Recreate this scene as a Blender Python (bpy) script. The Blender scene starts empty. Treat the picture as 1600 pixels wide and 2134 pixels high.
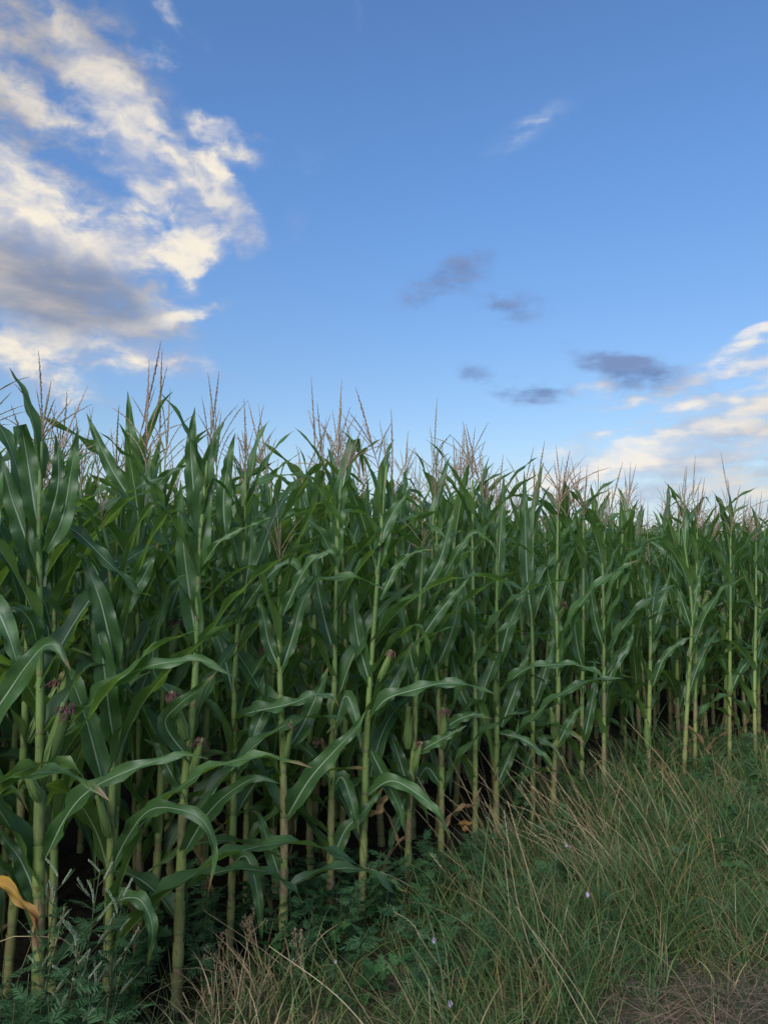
import bpy, math, random
import numpy as np
from mathutils import Vector, Matrix, Quaternion

SC = bpy.context.scene
COL = SC.collection
R = math.radians

# ------------------------------------------------------------------ camera
CAM_H = 1.5
PITCH = 3.83
FPX = 1540.0                       # focal length in pixels of the 1600 x 2134 photograph
cam = bpy.data.objects.new('camera', bpy.data.cameras.new('camera'))
COL.objects.link(cam)
cam.data.sensor_fit = 'HORIZONTAL'
cam.data.sensor_width = 36.0
cam.data.lens = 36.0 * FPX / 1600.0
cam.data.clip_start = 0.05
cam.data.clip_end = 6000.0
cam.location = (0, 0, CAM_H)
cam.rotation_euler = (R(90 + PITCH), 0, 0)
SC.camera = cam

# ------------------------------------------------------------------ exposure
SC.view_settings.view_transform = 'Standard'
SC.view_settings.look = 'None'
SC.view_settings.gamma = 1.0
SC.view_settings.use_curve_mapping = False
EXPO = 0.30
SC.view_settings.exposure = EXPO
SC.cycles.use_denoising = True
SC.cycles.max_bounces = 7
SC.cycles.diffuse_bounces = 4
SC.cycles.glossy_bounces = 2
SC.cycles.transmission_bounces = 4
SC.cycles.sample_clamp_indirect = 4.0

# ------------------------------------------------------------------ sky
SUN_EL, SUN_ROT = R(34), R(206)
SKY_STRENGTH = 0.105
TINT = (1.00, 1.30, 1.58)

def srgb(r, g, b):
    f = lambda c: c / 12.92 if c <= 0.04045 else ((c + 0.055) / 1.055) ** 2.4
    return tuple(f(c / 255.0) for c in (r, g, b))

def pix_dir(px, py):
    """direction in the world of a point of the photograph"""
    x, z, y = (px - 800) / FPX, -(py - 1067) / FPX, 1.0
    c, s = math.cos(R(PITCH)), math.sin(R(PITCH))
    v = Vector((x, y * c - z * s, y * s + z * c))
    return v

def azel(px, py):
    v = pix_dir(px, py).normalized()
    return math.degrees(math.atan2(v.x, v.y)), math.degrees(math.asin(v.z))

world = bpy.data.worlds.new('World')
SC.world = world
world.use_nodes = True
wn = world.node_tree
wn.nodes.clear()

class NB:
    """small helper to write node graphs as expressions"""
    def __init__(self, nt): self.nt = nt
    def new(self, t, **kw):
        n = self.nt.nodes.new(t)
        for k, v in kw.items(): setattr(n, k, v)
        return n
    def put(self, sock, v):
        if isinstance(v, bpy.types.NodeSocket): self.nt.links.new(v, sock)
        else: sock.default_value = v
    def math(self, op, a, b=0.0, c=None, clamp=False):
        n = self.new('ShaderNodeMath', operation=op, use_clamp=clamp)
        self.put(n.inputs[0], a); self.put(n.inputs[1], b)
        if c is not None: self.put(n.inputs[2], c)
        return n.outputs[0]
    def vmath(self, op, a, b=(0, 0, 0), out=0):
        n = self.new('ShaderNodeVectorMath', operation=op)
        self.put(n.inputs[0], a)
        if op == 'SCALE': self.put(n.inputs['Scale'], b)
        else: self.put(n.inputs[1], b)
        return n.outputs[out]
    def noise(self, vec, scale, detail=4.0, rough=0.5, dist=0.0, out='Fac'):
        n = self.new('ShaderNodeTexNoise')
        self.put(n.inputs['Vector'], vec); n.inputs['Scale'].default_value = scale
        n.inputs['Detail'].default_value = detail; n.inputs['Roughness'].default_value = rough
        n.inputs['Distortion'].default_value = dist
        return n.outputs[out]
    def ramp(self, fac, lo, hi, a=0.0, b=1.0, smooth=True):
        n = self.new('ShaderNodeMapRange', interpolation_type='SMOOTHSTEP' if smooth else 'LINEAR')
        self.put(n.inputs[0], fac)
        n.inputs[1].default_value = lo; n.inputs[2].default_value = hi
        self.put(n.inputs[3], a); self.put(n.inputs[4], b)
        return n.outputs[0]
    def mix(self, fac, a, b, mode='MIX'):
        n = self.new('ShaderNodeMix', data_type='RGBA', blend_type=mode)
        self.put(n.inputs[0], fac)
        for s, v in ((n.inputs[6], a), (n.inputs[7], b)):
            self.put(s, v if isinstance(v, bpy.types.NodeSocket) else (*v[:3], 1.0))
        return n.outputs[2]
    def mapping(self, vec, loc=(0, 0, 0), rot=(0, 0, 0), scale=(1, 1, 1), kind='POINT'):
        n = self.new('ShaderNodeMapping', vector_type=kind)
        self.put(n.inputs['Vector'], vec)
        n.inputs['Location'].default_value = loc; n.inputs['Rotation'].default_value = rot
        n.inputs['Scale'].default_value = scale
        return n.outputs[0]

def build_sky():
    b = NB(wn)
    out = b.new('ShaderNodeOutputWorld')
    sky = b.new('ShaderNodeTexSky', sky_type='NISHITA')
    sky.sun_disc = False
    sky.sun_elevation = SUN_EL; sky.sun_rotation = SUN_ROT
    sky.air_density = 1.0; sky.dust_density = 1.0; sky.ozone_density = 3.0
    tc = b.new('ShaderNodeTexCoord')
    d = tc.outputs['Generated']
    sep = b.new('ShaderNodeSeparateXYZ'); wn.links.new(d, sep.inputs[0])
    el = b.math('MULTIPLY', b.math('ARCSINE', sep.outputs[2]), 180 / math.pi)
    # the tint (white balance of the photograph) with the pale milky air near the horizon
    tint = b.mix(b.ramp(el, 2, 32), (1.03, 1.04, 1.02), TINT)
    base = b.mix(1.0, sky.outputs[0], tint, 'MULTIPLY')
    k = 1.0 / (SKY_STRENGTH * 2 ** EXPO)
    C = lambda *c: tuple(x * k for x in srgb(*c))
    base = b.mix(b.ramp(el, 11, -1, 0.0, .85), base, C(206, 217, 230))
    az = b.math('MULTIPLY', b.math('ARCTAN2', sep.outputs[0], sep.outputs[1]), 180 / math.pi)
    cmb = b.new('ShaderNodeCombineXYZ')
    b.put(cmb.inputs[0], az); b.put(cmb.inputs[1], el); cmb.inputs[2].default_value = 0
    v = cmb.outputs[0]
    def noise2(vec, scale, detail, rough, out='Fac'):
        o = b.noise(vec, scale, detail, rough, out=out)
        o.node.noise_dimensions = '2D'
        return o
    # wind-torn edges: bend the sky coordinates before asking where the clouds lie
    w1 = b.vmath('SUBTRACT', noise2(v, 0.10, 2, 0.5, out='Color'), (.5, .5, .5))
    w2 = b.vmath('SUBTRACT', noise2(v, 0.36, 4, 0.52, out='Color'), (.5, .5, .5))
    vw = b.vmath('ADD', v, b.vmath('SCALE', b.vmath('ADD', b.vmath('SCALE', w1, 2.4), b.vmath('SCALE', w2, 1.7)), b.ramp(az, -4, 8, 1.0, .40)))
    PD = 1.0 / 26.88      # degrees of sky to one pixel of the photograph
    # x, y, radius along, radius across, slope (down to the right), weight, tone
    blobs = [
        (185, 150, 150, 34, 46, .74, 'c'), (335, 320, 150, 38, 42, .84, 'c'), (90, 210, 250, 36, 30, .74, 'c'),
        (240, 290, 130, 30, 38, .62, 'c'), (300, 250, 130, 26, 46, .5, 'c'),
        (10, 60, 230, 140, 34, .75, 'g'), (250, 140, 240, 60, 46, .36, 'g'), (290, 390, 110, 36, 50, .66, 'c'), (20, 432, 135, 80, 0, 1.6, 'c'),
        (0, 320, 70, 40, 20, .62, 'c'), (90, 340, 170, 50, 25, .2, 'g'),
        (30, 560, 210, 66, 4, 1.4, 'g'), (170, 605, 160, 64, 12, 1.0, 'g'), (40, 645, 250, 56, 4, 1.1, 'g'),
        (235, 512, 125, 36, -12, .92, 'c'), (280, 440, 60, 34, -45, .60, 'c'), (398, 497, 52, 44, -30, 1.7, 'c'),
        (335, 540, 100, 34, -8, .60, 'c'), (468, 420, 82, 34, 46, 1.7, 'c'), (478, 300, 72, 26, 14, 1.0, 'c'),
        (425, 290, 50, 26, 40, .2, 'c'), (395, 440, 24, 44, 10, .2, 'c'),
        (110, 712, 300, 40, 6, 1.0, 'c'), (50, 775, 170, 42, 22, .8, 'c'), (270, 735, 110, 14, 6, .72, 'c'), (230, 690, 150, 26, 4, .5, 'c'),
        (285, 610, 110, 40, 20, .5, 'c'), (378, 655, 86, 16, -18, 1.1, 'c'), (468, 628, 24, 12, -10, .8, 'c'), (395, 590, 26, 16, 20, .5, 'c'),
        (358, 38, 50, 18, 20, .50, 'c'), (332, 122, 60, 17, 6, .75, 'c'), (430, 105, 30, 30, 0, .25, 'c'), (610, 470, 60, 40, -40, .20, 'c'),
        (650, 330, 40, 30, 0, .24, 'c'), (745, 20, 14, 50, 0, .26, 'c'),
        (1345, 788, 108, 36, 12, 1.0, 'd'), (1285, 765, 70, 26, 20, .7, 'd'), (1232, 815, 44, 24, 0, .66, 'w'), (1300, 848, 130, 10, -4, .46, 'w'),
        (1100, 815, 74, 28, 10, 1.05, 'd'), (985, 777, 40, 20, 14, .8, 'd'), (1060, 637, 86, 32, 6, .66, 'd'), (920, 592, 110, 32, -20, .62, 'd'),
        (960, 550, 60, 26, -10, .40, 'd'), (1240, 744, 20, 7, 0, .5, 'd'), (1172, 722, 40, 14, 10, .3, 'd'),
        (1575, 718, 120, 19, -18, .86, 'w'), (1584, 690, 40, 10, -6, .62, 'w'), (1530, 778, 190, 18, -12, .95, 'w'), (1690, 770, 80, 20, -12, .4, 'w'),
        (1470, 845, 220, 17, -13, .8, 'w'), (1430, 910, 300, 22, -16, .95, 'w'), (1600, 870, 170, 40, -13, .50, 'g'),
        (1330, 950, 360, 26, -8, .66, 'w'), (1560, 945, 260, 24, -7, .75, 'w'), (1460, 1025, 420, 40, -3, .7, 'w'), (1600, 990, 260, 60, 0, .5, 'g'),
        (1190, 938, 90, 22, -4, .55, 'w'), (1105, 262, 110, 24, -16, .24, 'w'), (1080, 285, 100, 30, -30, .16, 'w'),
    ]
    def union(*parts):
        r = None
        for (px, py, rx, ry, sl) in parts:
            a0, e0 = azel(px, py)
            m = b.mapping(v, (a0, e0, 0), (0, 0, R(-sl)), (rx * PD, ry * PD, 1), 'TEXTURE')
            f = b.math('LESS_THAN', b.vmath('LENGTH', m, out=1), 1.0)
            r = f if r is None else b.math('MAXIMUM', r, f)
        return r
    # cheap test first: is this anywhere near the clouds of the view?
    near = union((160, 380, 760, 620, 20), (1350, 860, 900, 330, -10), (1000, 600, 320, 180, 0), (1100, 262, 290, 140, 0), (700, 250, 160, 420, 0))
    acc = {}
    for (px, py, rx, ry, sl, wt, tone) in blobs:
        a0, e0 = azel(px, py)
        m = b.mapping(vw, (a0, e0, 0), (0, 0, R(-sl)), (rx * PD, ry * PD, 1), 'TEXTURE')
        f = b.ramp(b.vmath('LENGTH', m, out=1), 1.7, 0.0, 0.0, wt)
        acc[tone] = f if tone not in acc else b.math('ADD', acc[tone], f)
    # torn cloud texture, drawn out along the wind: down to the right on the left, up to the right on the right
    nl = noise2(b.mapping(v, rot=(0, 0, R(36)), scale=(.26, 1, 1)), 0.36, 6, 0.53)
    nr = noise2(b.mapping(v, rot=(0, 0, R(-12)), scale=(.16, 1, 1)), 0.75, 6, 0.52)
    side = b.ramp(az, -6, 6)
    fb = b.math('ADD', b.math('MULTIPLY', nl, b.math('SUBTRACT', 1.0, side)), b.math('MULTIPLY', nr, side))
    fine = noise2(b.mapping(vw, rot=(0, 0, R(30)), scale=(.55, 1, 1)), 1.0, 6, 0.56)
    tex = b.math('ADD', b.math('MULTIPLY', b.math('SUBTRACT', fb, .5), 1.7), b.math('MULTIPLY', b.math('SUBTRACT', fine, .5), .95))
    sum_ = b.math('ADD', b.math('ADD', acc['c'], acc['g']), b.math('ADD', acc['d'], acc['w']))
    tot = b.math('SUBTRACT', 1.0, b.math('POWER', 0.36, b.math('MULTIPLY', sum_, .92)))      # saturates where clouds overlap
    dens = b.math('ADD', tot, b.math('MULTIPLY', tex, b.math('MULTIPLY', b.ramp(tot, 0.02, .40, 0.0, 1.0), b.ramp(sum_, .9, 1.9, 1.0, .40))))
    alpha = b.ramp(dens, .04, .98)
    # bright crowns and grey flanks: denser parts whiter, with a soft relief from the same noise
    soft = noise2(b.mapping(vw, rot=(0, 0, R(30)), scale=(.6, 1, 1)), .30, 4, .5)
    relief = b.ramp(b.math('ADD', dens, b.math('MULTIPLY', b.math('SUBTRACT', soft, .5), -2.4)), .15, 1.15)
    cream = b.mix(relief, C(170, 182, 210), C(253, 242, 222))
    white = b.mix(relief, C(184, 200, 224), C(246, 240, 232))
    grey = b.mix(b.ramp(fb, .30, .66), C(136, 144, 166), C(184, 181, 182))
    dark = b.mix(b.ramp(fb, .35, .65), C(98, 122, 170), C(124, 146, 190))
    inv = b.math('DIVIDE', 1.0, b.math('MAXIMUM', sum_, 1e-4))
    col = b.mix(b.math('MULTIPLY', acc['w'], inv), cream, white)
    col = b.mix(b.ramp(b.math('MULTIPLY', acc['g'], inv, clamp=True), .12, .9), col, grey)
    col = b.mix(b.math('MULTIPLY', acc['d'], inv, clamp=True), col, dark)
    in_view = b.mix(b.math('MULTIPLY', alpha, .96), base, col)
    # the rest of the sky, outside the photograph: scattered clouds of the same kind
    away = b.math('MULTIPLY', b.ramp(b.math('ABSOLUTE', az), 36, 60), b.ramp(el, 0, 6))
    oa = b.math('MULTIPLY', b.ramp(b.noise(d, 2.6, 4, .55), .48, .72, 0.0, .85), away)
    elsewhere = b.mix(oa, base, b.mix(b.noise(d, 4.0, 1, .5), C(150, 158, 180), C(250, 240, 225)))
    sh = []
    for c in (elsewhere, in_view):
        bg = b.new('ShaderNodeBackground')
        bg.inputs['Strength'].default_value = SKY_STRENGTH
        b.put(bg.inputs['Color'], c); sh.append(bg.outputs[0])
    ms = b.new('ShaderNodeMixShader')
    b.put(ms.inputs[0], near)
    wn.links.new(sh[0], ms.inputs[1]); wn.links.new(sh[1], ms.inputs[2])
    wn.links.new(ms.outputs[0], out.inputs[0])
build_sky()
world.cycles.sampling_method = 'MANUAL'
world.cycles.sample_map_resolution = 1024

# ------------------------------------------------------------------ sun: low, behind the camera on the left, veiled by cloud and trees
sun = bpy.data.objects.new('sun', bpy.data.lights.new('sun', 'SUN'))
COL.objects.link(sun)
sun.data.energy = 2.9
sun.data.angle = R(42)
sun.data.color = (1.0, 0.975, 0.93)
sd = Vector((math.sin(SUN_ROT) * math.cos(SUN_EL), math.cos(SUN_ROT) * math.cos(SUN_EL), math.sin(SUN_EL)))
sun.rotation_euler = sd.to_track_quat('Z', 'Y').to_euler()
sun.location = sd * 40

# ------------------------------------------------------------------ helpers
rng = np.random.default_rng(7)
U = lambda a, b: float(rng.uniform(a, b))
FIRST = {}

def link(o, parent=None):
    COL.objects.link(o)
    if parent is not None: o.parent = parent
    return o

def tag(o, label=None, category=None, group=None, kind=None):
    if label: o['label'] = label
    if category: o['category'] = category
    if group: o['group'] = group
    if kind: o['kind'] = kind
    return o

def make_mesh(name, V, F, mats, uv=None, midx=None, smooth=True):
    """V (n,3), F list of (k,3|4) index arrays or one array; uv per vertex"""
    me = bpy.data.meshes.new(name)
    V = np.asarray(V, dtype=np.float32)
    Fs = F if isinstance(F, list) else [F]
    Fs = [np.asarray(f, dtype=np.int32) for f in Fs if len(f)]
    loops = np.concatenate([f.ravel() for f in Fs])
    sizes = np.concatenate([np.full(len(f), f.shape[1], dtype=np.int32) for f in Fs])
    starts = np.concatenate([[0], np.cumsum(sizes)[:-1]]).astype(np.int32)
    me.vertices.add(len(V)); me.vertices.foreach_set('co', V.ravel())
    me.loops.add(len(loops)); me.loops.foreach_set('vertex_index', loops)
    me.polygons.add(len(sizes)); me.polygons.foreach_set('loop_start', starts)
    if uv is not None:
        l = me.uv_layers.new(name='UVMap')
        l.data.foreach_set('uv', np.asarray(uv, dtype=np.float32)[loops].ravel())
    for m in (mats if isinstance(mats, (list, tuple)) else [mats]): me.materials.append(m)
    if midx is not None: me.polygons.foreach_set('material_index', np.asarray(midx, dtype=np.int32))
    me.polygons.foreach_set('use_smooth', np.full(len(sizes), smooth))
    me.update(calc_edges=True)
    return me

def obj(name, me, parent=None, loc=None, rot=None, scale=None):
    o = bpy.data.objects.new(name, me)
    if loc is not None: o.location = loc
    if rot is not None: o.rotation_euler = rot
    if scale is not None: o.scale = scale
    return link(o, parent)

def thing(name, loc, label, category, group=None, rz=0.0):
    o = bpy.data.objects.new(name, None)
    o.empty_display_size = 0.1
    o.location = loc; o.rotation_euler = (0, 0, rz)
    link(o)
    return tag(o, label, category, group)

class Acc:
    """collects pieces of geometry that end up in one mesh"""
    def __init__(self): self.V = []; self.Q = []; self.T = []; self.uv = []; self.n = 0; self.qm = []; self.tm = []
    def add(self, V, Q=None, T=None, uv=None, m=0):
        V = np.asarray(V, float)
        self.V.append(V)
        self.uv.append(np.zeros((len(V), 2)) if uv is None else np.asarray(uv, float))
        if Q is not None and len(Q): self.Q.append(np.asarray(Q) + self.n); self.qm.append(np.full(len(Q), m))
        if T is not None and len(T): self.T.append(np.asarray(T) + self.n); self.tm.append(np.full(len(T), m))
        self.n += len(V)
    def arrays(self):
        V = np.concatenate(self.V); uv = np.concatenate(self.uv)
        Q = np.concatenate(self.Q) if self.Q else np.zeros((0, 4), int)
        T = np.concatenate(self.T) if self.T else np.zeros((0, 3), int)
        m = np.concatenate((self.qm if self.Q else []) + (self.tm if self.T else []))
        return V, Q, T, uv, m
    def mesh(self, name, mats, smooth=True):
        V, Q, T, uv, m = self.arrays()
        return make_mesh(name, V, [Q, T], mats, uv, m, smooth)

def unit(a):
    return a / np.maximum(np.linalg.norm(a, axis=-1, keepdims=True), 1e-9)

def resample(P, n):
    """smooth Catmull-Rom curve through P, n points evenly spaced"""
    P = np.asarray(P, float)
    if len(P) == 2:
        t = np.linspace(0, 1, n)[:, None]; return P[0] * (1 - t) + P[1] * t
    ext = np.vstack([2 * P[0] - P[1], P, 2 * P[-1] - P[-2]])
    out = []
    for i in range(1, len(ext) - 2):
        p0, p1, p2, p3 = ext[i - 1:i + 3]
        t = np.linspace(0, 1, 16, endpoint=False)[:, None]
        out.append(.5 * (2 * p1 + (p2 - p0) * t + (2 * p0 - 5 * p1 + 4 * p2 - p3) * t ** 2 + (3 * p1 - p0 - 3 * p2 + p3) * t ** 3))
    C = np.vstack(out + [P[-1:]])
    L = np.concatenate([[0], np.cumsum(np.linalg.norm(np.diff(C, axis=0), axis=1))])
    s = np.linspace(0, L[-1], n)
    return np.stack([np.interp(s, L, C[:, k]) for k in range(3)], axis=1)

def tube(P, r, sides=6, cap=True, vscale=1.0):
    """rings along the polyline P with radii r -> V, Q, T, uv"""
    P = np.asarray(P, float); n = len(P); r = np.broadcast_to(np.asarray(r, float), (n,))
    T = unit(np.gradient(P, axis=0))
    ref = np.array([0.0, 1.0, 0.0]) if abs(T[:, 1]).mean() < .8 else np.array([1.0, 0, 0])
    A = unit(np.cross(T, ref)); B = np.cross(T, A)
    a = np.arange(sides) * 2 * math.pi / sides
    V = P[:, None, :] + (A[:, None, :] * np.cos(a)[None, :, None] + B[:, None, :] * np.sin(a)[None, :, None]) * r[:, None, None]
    V = V.reshape(-1, 3)
    i = np.arange(n - 1)[:, None] * sides; j = np.arange(sides)[None, :]; j2 = (j + 1) % sides
    Q = np.stack([i + j, i + j2, i + sides + j2, i + sides + j], axis=-1).reshape(-1, 4)
    Tt = []
    if cap:
        V = np.vstack([V, P[-1:] + T[-1:] * r[-1] * .6])
        k = len(V) - 1; b = (n - 1) * sides
        Tt = [[b + q, b + (q + 1) % sides, k] for q in range(sides)]
    uv = np.zeros((len(V), 2)); uv[:n * sides, 1] = np.repeat(np.linspace(0, 1, n), sides) * vscale
    uv[:n * sides, 0] = np.tile(np.arange(sides) / sides, n)
    if cap: uv[-1] = (0.5, vscale)
    return V, Q, np.array(Tt, int).reshape(-1, 3), uv

# ------------------------------------------------------------------ materials
def new_mat(name):
    m = bpy.data.materials.new(name); m.use_nodes = True
    m.node_tree.nodes.clear()
    return m, NB(m.node_tree)

def surf(m, b, color, rough=.5, spec=.3, trans=None, tfac=.3, bump=None, bump_d=.002):
    p = b.new('ShaderNodeBsdfPrincipled')
    b.put(p.inputs['Base Color'], color if isinstance(color, bpy.types.NodeSocket) else (*color, 1))
    b.put(p.inputs['Roughness'], rough)
    b.put(p.inputs['Specular IOR Level'], spec)
    if bump is not None:
        bn = b.new('ShaderNodeBump'); bn.inputs['Distance'].default_value = bump_d
        bn.inputs['Strength'].default_value = .6
        b.put(bn.inputs['Height'], bump); b.put(p.inputs['Normal'], bn.outputs[0])
    out = b.new('ShaderNodeOutputMaterial')
    if trans is None:
        m.node_tree.links.new(p.outputs[0], out.inputs[0])
    else:
        t = b.new('ShaderNodeBsdfTranslucent')
        b.put(t.inputs['Color'], trans if isinstance(trans, bpy.types.NodeSocket) else (*trans, 1))
        x = b.new('ShaderNodeMixShader'); b.put(x.inputs[0], tfac)
        m.node_tree.links.new(p.outputs[0], x.inputs[1]); m.node_tree.links.new(t.outputs[0], x.inputs[2])
        m.node_tree.links.new(x.outputs[0], out.inputs[0])

def rand_of(b):
    """one random number for every leaf, whether it is an object or an island of a larger mesh"""
    oi = b.new('ShaderNodeObjectInfo'); g = b.new('ShaderNodeNewGeometry')
    return b.math('FRACT', b.math('ADD', oi.outputs['Random'], g.outputs['Random Per Island'])), g

def uv_of(b):
    t = b.new('ShaderNodeTexCoord')
    s = b.new('ShaderNodeSeparateXYZ'); b.nt.links.new(t.outputs['UV'], s.inputs[0])
    return t, s.outputs[0], s.outputs[1]

def leaf_material(name, dark, light, yellow, rib, tfac=.32, tip_brown=True):
    m, b = new_mat(name)
    rnd, g = rand_of(b)
    t, u, v = uv_of(b)
    rnd2 = b.math('FRACT', b.math('MULTIPLY', rnd, 7.31))
    base = b.mix(rnd, dark, light)
    blot = b.noise(t.outputs['Object'], 9, 3, .55)
    base = b.mix(b.ramp(blot, .40, .68, 0, .55), base, tuple(x * 1.35 for x in light))
    vein = b.noise(b.mapping(t.outputs['UV'], scale=(46, 1.1, 1)), 1.0, 2, .5)
    base = b.mix(b.ramp(vein, .42, .62, 0, .30), base, tuple(x * .60 for x in dark))
    base = b.mix(b.ramp(vein, .62, .50, 0, .16), base, yellow)
    # the leaf is paler on its underside
    base = b.mix(b.math('MULTIPLY', g.outputs['Backfacing'], .30), base, yellow)
    mott = b.noise(t.outputs['Object'], 30, 4, .65)
    base = b.mix(b.ramp(mott, .45, .70, 0, .35), base, dark)
    # yellowing from the margin and the tip inwards on some leaves
    du = b.math('ABSOLUTE', b.math('SUBTRACT', u, .5))
    old = b.ramp(rnd2, .58, 1.0)
    ed = b.math('ADD', b.ramp(v, .55, 1.0, 0, .8), b.math('ADD', b.ramp(du, .36, .5, 0, .35), b.math('MULTIPLY', b.math('SUBTRACT', blot, .5), 1.4)))
    base = b.mix(b.math('MULTIPLY', b.ramp(ed, .45, 1.0), b.math('MULTIPLY', old, .75)), base, yellow)
    if tip_brown:
        base = b.mix(b.math('MULTIPLY', b.ramp(b.math('ADD', v, b.math('MULTIPLY', b.math('SUBTRACT', blot, .5), .2)), .90, .98), b.ramp(rnd2, .45, .7)), base, (.20, .12, .05))
    # small flecks and dust
    fleck = b.noise(t.outputs['Object'], 130, 2, .5)
    base = b.mix(b.ramp(fleck, .68, .76, 0, .35), base, (.16, .19, .10))
    # pale midrib, thinning to the tip
    wid = b.ramp(v, 0, 1, .062, .012, smooth=False)
    ribf = b.math('SUBTRACT', 1.0, b.ramp(b.math('DIVIDE', du, wid), .35, 1.0))
    base = b.mix(b.math('MULTIPLY', ribf, b.ramp(v, .97, .75, 0, .80)), base, rib)
    tr = b.mix(1.0, b.mix(.45, base, yellow), (2.1, 2.3, 1.1), 'MULTIPLY')
    surf(m, b, base, rough=b.ramp(blot, .3, .7, .32, .50), spec=.5, trans=tr, tfac=tfac,
         bump=b.math('ADD', b.math('MULTIPLY', vein, .5), b.math('MULTIPLY', ribf, .8)), bump_d=.0014)
    return m

MAT = {}
MAT['leaf'] = leaf_material('maize_leaf', (.034, .085, .042), (.064, .142, .046), (.125, .180, .032), (.44, .55, .40), .40)
def dry_material(name, a, c, d, trans=.25):
    m, b = new_mat(name)
    rnd, g = rand_of(b); t, u, v = uv_of(b)
    n = b.noise(t.outputs['Object'], 22, 4, .6)
    c0 = b.mix(b.ramp(b.math('ADD', rnd, b.math('MULTIPLY', b.math('SUBTRACT', n, .5), 1.2)), .1, .9), a, c)
    vein = b.noise(b.mapping(t.outputs['UV'], scale=(30, 1.2, 1)), 1.0, 2, .5)
    c0 = b.mix(b.ramp(vein, .46, .62, 0, .7), c0, d)
    if name == 'yellow_leaf': c0 = b.mix(b.ramp(b.math('ADD', v, b.math('MULTIPLY', b.math('SUBTRACT', n, .5), .5)), .50, .95, 0, .8), c0, (.20, .09, .06))
    surf(m, b, c0, .65, .2, trans=c0, tfac=trans)
    return m
MAT['dead'] = dry_material('dead_leaf', (.22, .15, .08), (.30, .19, .09), (.10, .06, .035))
MAT['yellow'] = dry_material('yellow_leaf', (.40, .24, .04), (.34, .17, .05), (.24, .10, .05))

def stalk_material():
    m, b = new_mat('maize_stalk')
    rnd, g = rand_of(b); t, u, v = uv_of(b)
    s = b.new('ShaderNodeSeparateXYZ'); b.nt.links.new(t.outputs['Object'], s.inputs[0])
    z = s.outputs[2]
    n = b.noise(b.mapping(t.outputs['Object'], scale=(9, 9, 2.2)), 1.0, 4, .6)
    st = b.noise(b.mapping(t.outputs['UV'], scale=(26, 2, 1)), 1.0, 2, .5)
    c = b.mix(b.ramp(z, .35, 1.5), (.215, .265, .075), (.110, .185, .055))
    c = b.mix(b.ramp(rnd, .2, 1, 0, .5), c, (.18, .26, .08))
    c = b.mix(b.ramp(st, .48, .66, 0, .35), c, (.09, .14, .045))
    # straw and purple wear of the old sheaths low on the stalk
    low = b.ramp(b.math('ADD', z, b.math('MULTIPLY', b.math('SUBTRACT', n, .5), .55)), .55, .10)
    c = b.mix(b.math('MULTIPLY', low, .50), c, b.mix(b.ramp(rnd, .3, .7), (.22, .18, .09), (.17, .075, .055)))
    rnd3 = b.math('FRACT', b.math('MULTIPLY', rnd, 5.17))
    dry = b.math('MULTIPLY', b.ramp(rnd3, .74, .80), b.ramp(b.math('ADD', z, b.math('MULTIPLY', b.math('SUBTRACT', n, .5), .4)), .95, .35))
    c = b.mix(b.math('MULTIPLY', dry, .85), c, b.mix(b.ramp(st, .35, .65), (.27, .21, .12), (.15, .085, .06)))
    spot = b.noise(t.outputs['Object'], 28, 3, .65)
    c = b.mix(b.ramp(spot, .60, .70, 0, .6), c, (.07, .035, .025))
    surf(m, b, c, .45, .35, bump=st, bump_d=.001)
    return m
MAT['stalk'] = stalk_material()
m, b = new_mat('stalk_node'); rnd, g = rand_of(b)
surf(m, b, b.mix(rnd, (.13, .17, .055), (.18, .17, .08)), .5, .3); MAT['node'] = m
def tassel_material():
    m, b = new_mat('maize_tassel'); rnd, g = rand_of(b); t = b.new('ShaderNodeTexCoord')
    n = b.noise(t.outputs['Object'], 60, 3, .6)
    r1 = b.new('ShaderNodeObjectInfo').outputs['Random']
    c = b.mix(rnd, (.38, .30, .20), (.32, .20, .16))
    c = b.mix(b.ramp(r1, .3, .8, 0, .75), c, (.22, .22, .11))
    c = b.mix(b.ramp(n, .45, .65, 0, .6), c, (.40, .30, .20))
    surf(m, b, c, .7, .15, trans=c, tfac=.2)
    return m
MAT['tassel'] = tassel_material()
m, b = new_mat('ear_husk'); rnd, g = rand_of(b); t, u, v = uv_of(b)
st = b.noise(b.mapping(t.outputs['UV'], scale=(40, 1.5, 1)), 1, 2, .5)
c = b.mix(b.ramp(v, 0, 1), (.120, .190, .060), (.150, .215, .065)); c = b.mix(b.ramp(st, .45, .65, 0, .4), c, (.07, .12, .03))
c = b.mix(b.ramp(b.noise(t.outputs['Object'], 14, 3, .6), .58, .72, 0, .6), c, (.16, .09, .05))
surf(m, b, c, .5, .3, bump=st, bump_d=.001); MAT['husk'] = m
m, b = new_mat('ear_silk'); rnd, g = rand_of(b)
surf(m, b, b.mix(rnd, (.13, .055, .060), (.26, .13, .12)), .6, .25); MAT['silk'] = m
m, b = new_mat('fresh_silk'); rnd, g = rand_of(b)
surf(m, b, b.mix(rnd, (.20, .23, .07), (.28, .24, .10)), .6, .25); MAT['fresh_silk'] = m

# ------------------------------------------------------------------ maize: the shapes
ACROSS = np.array([-1, -.66, -.30, 0, .30, .66, 1.0])

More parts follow.
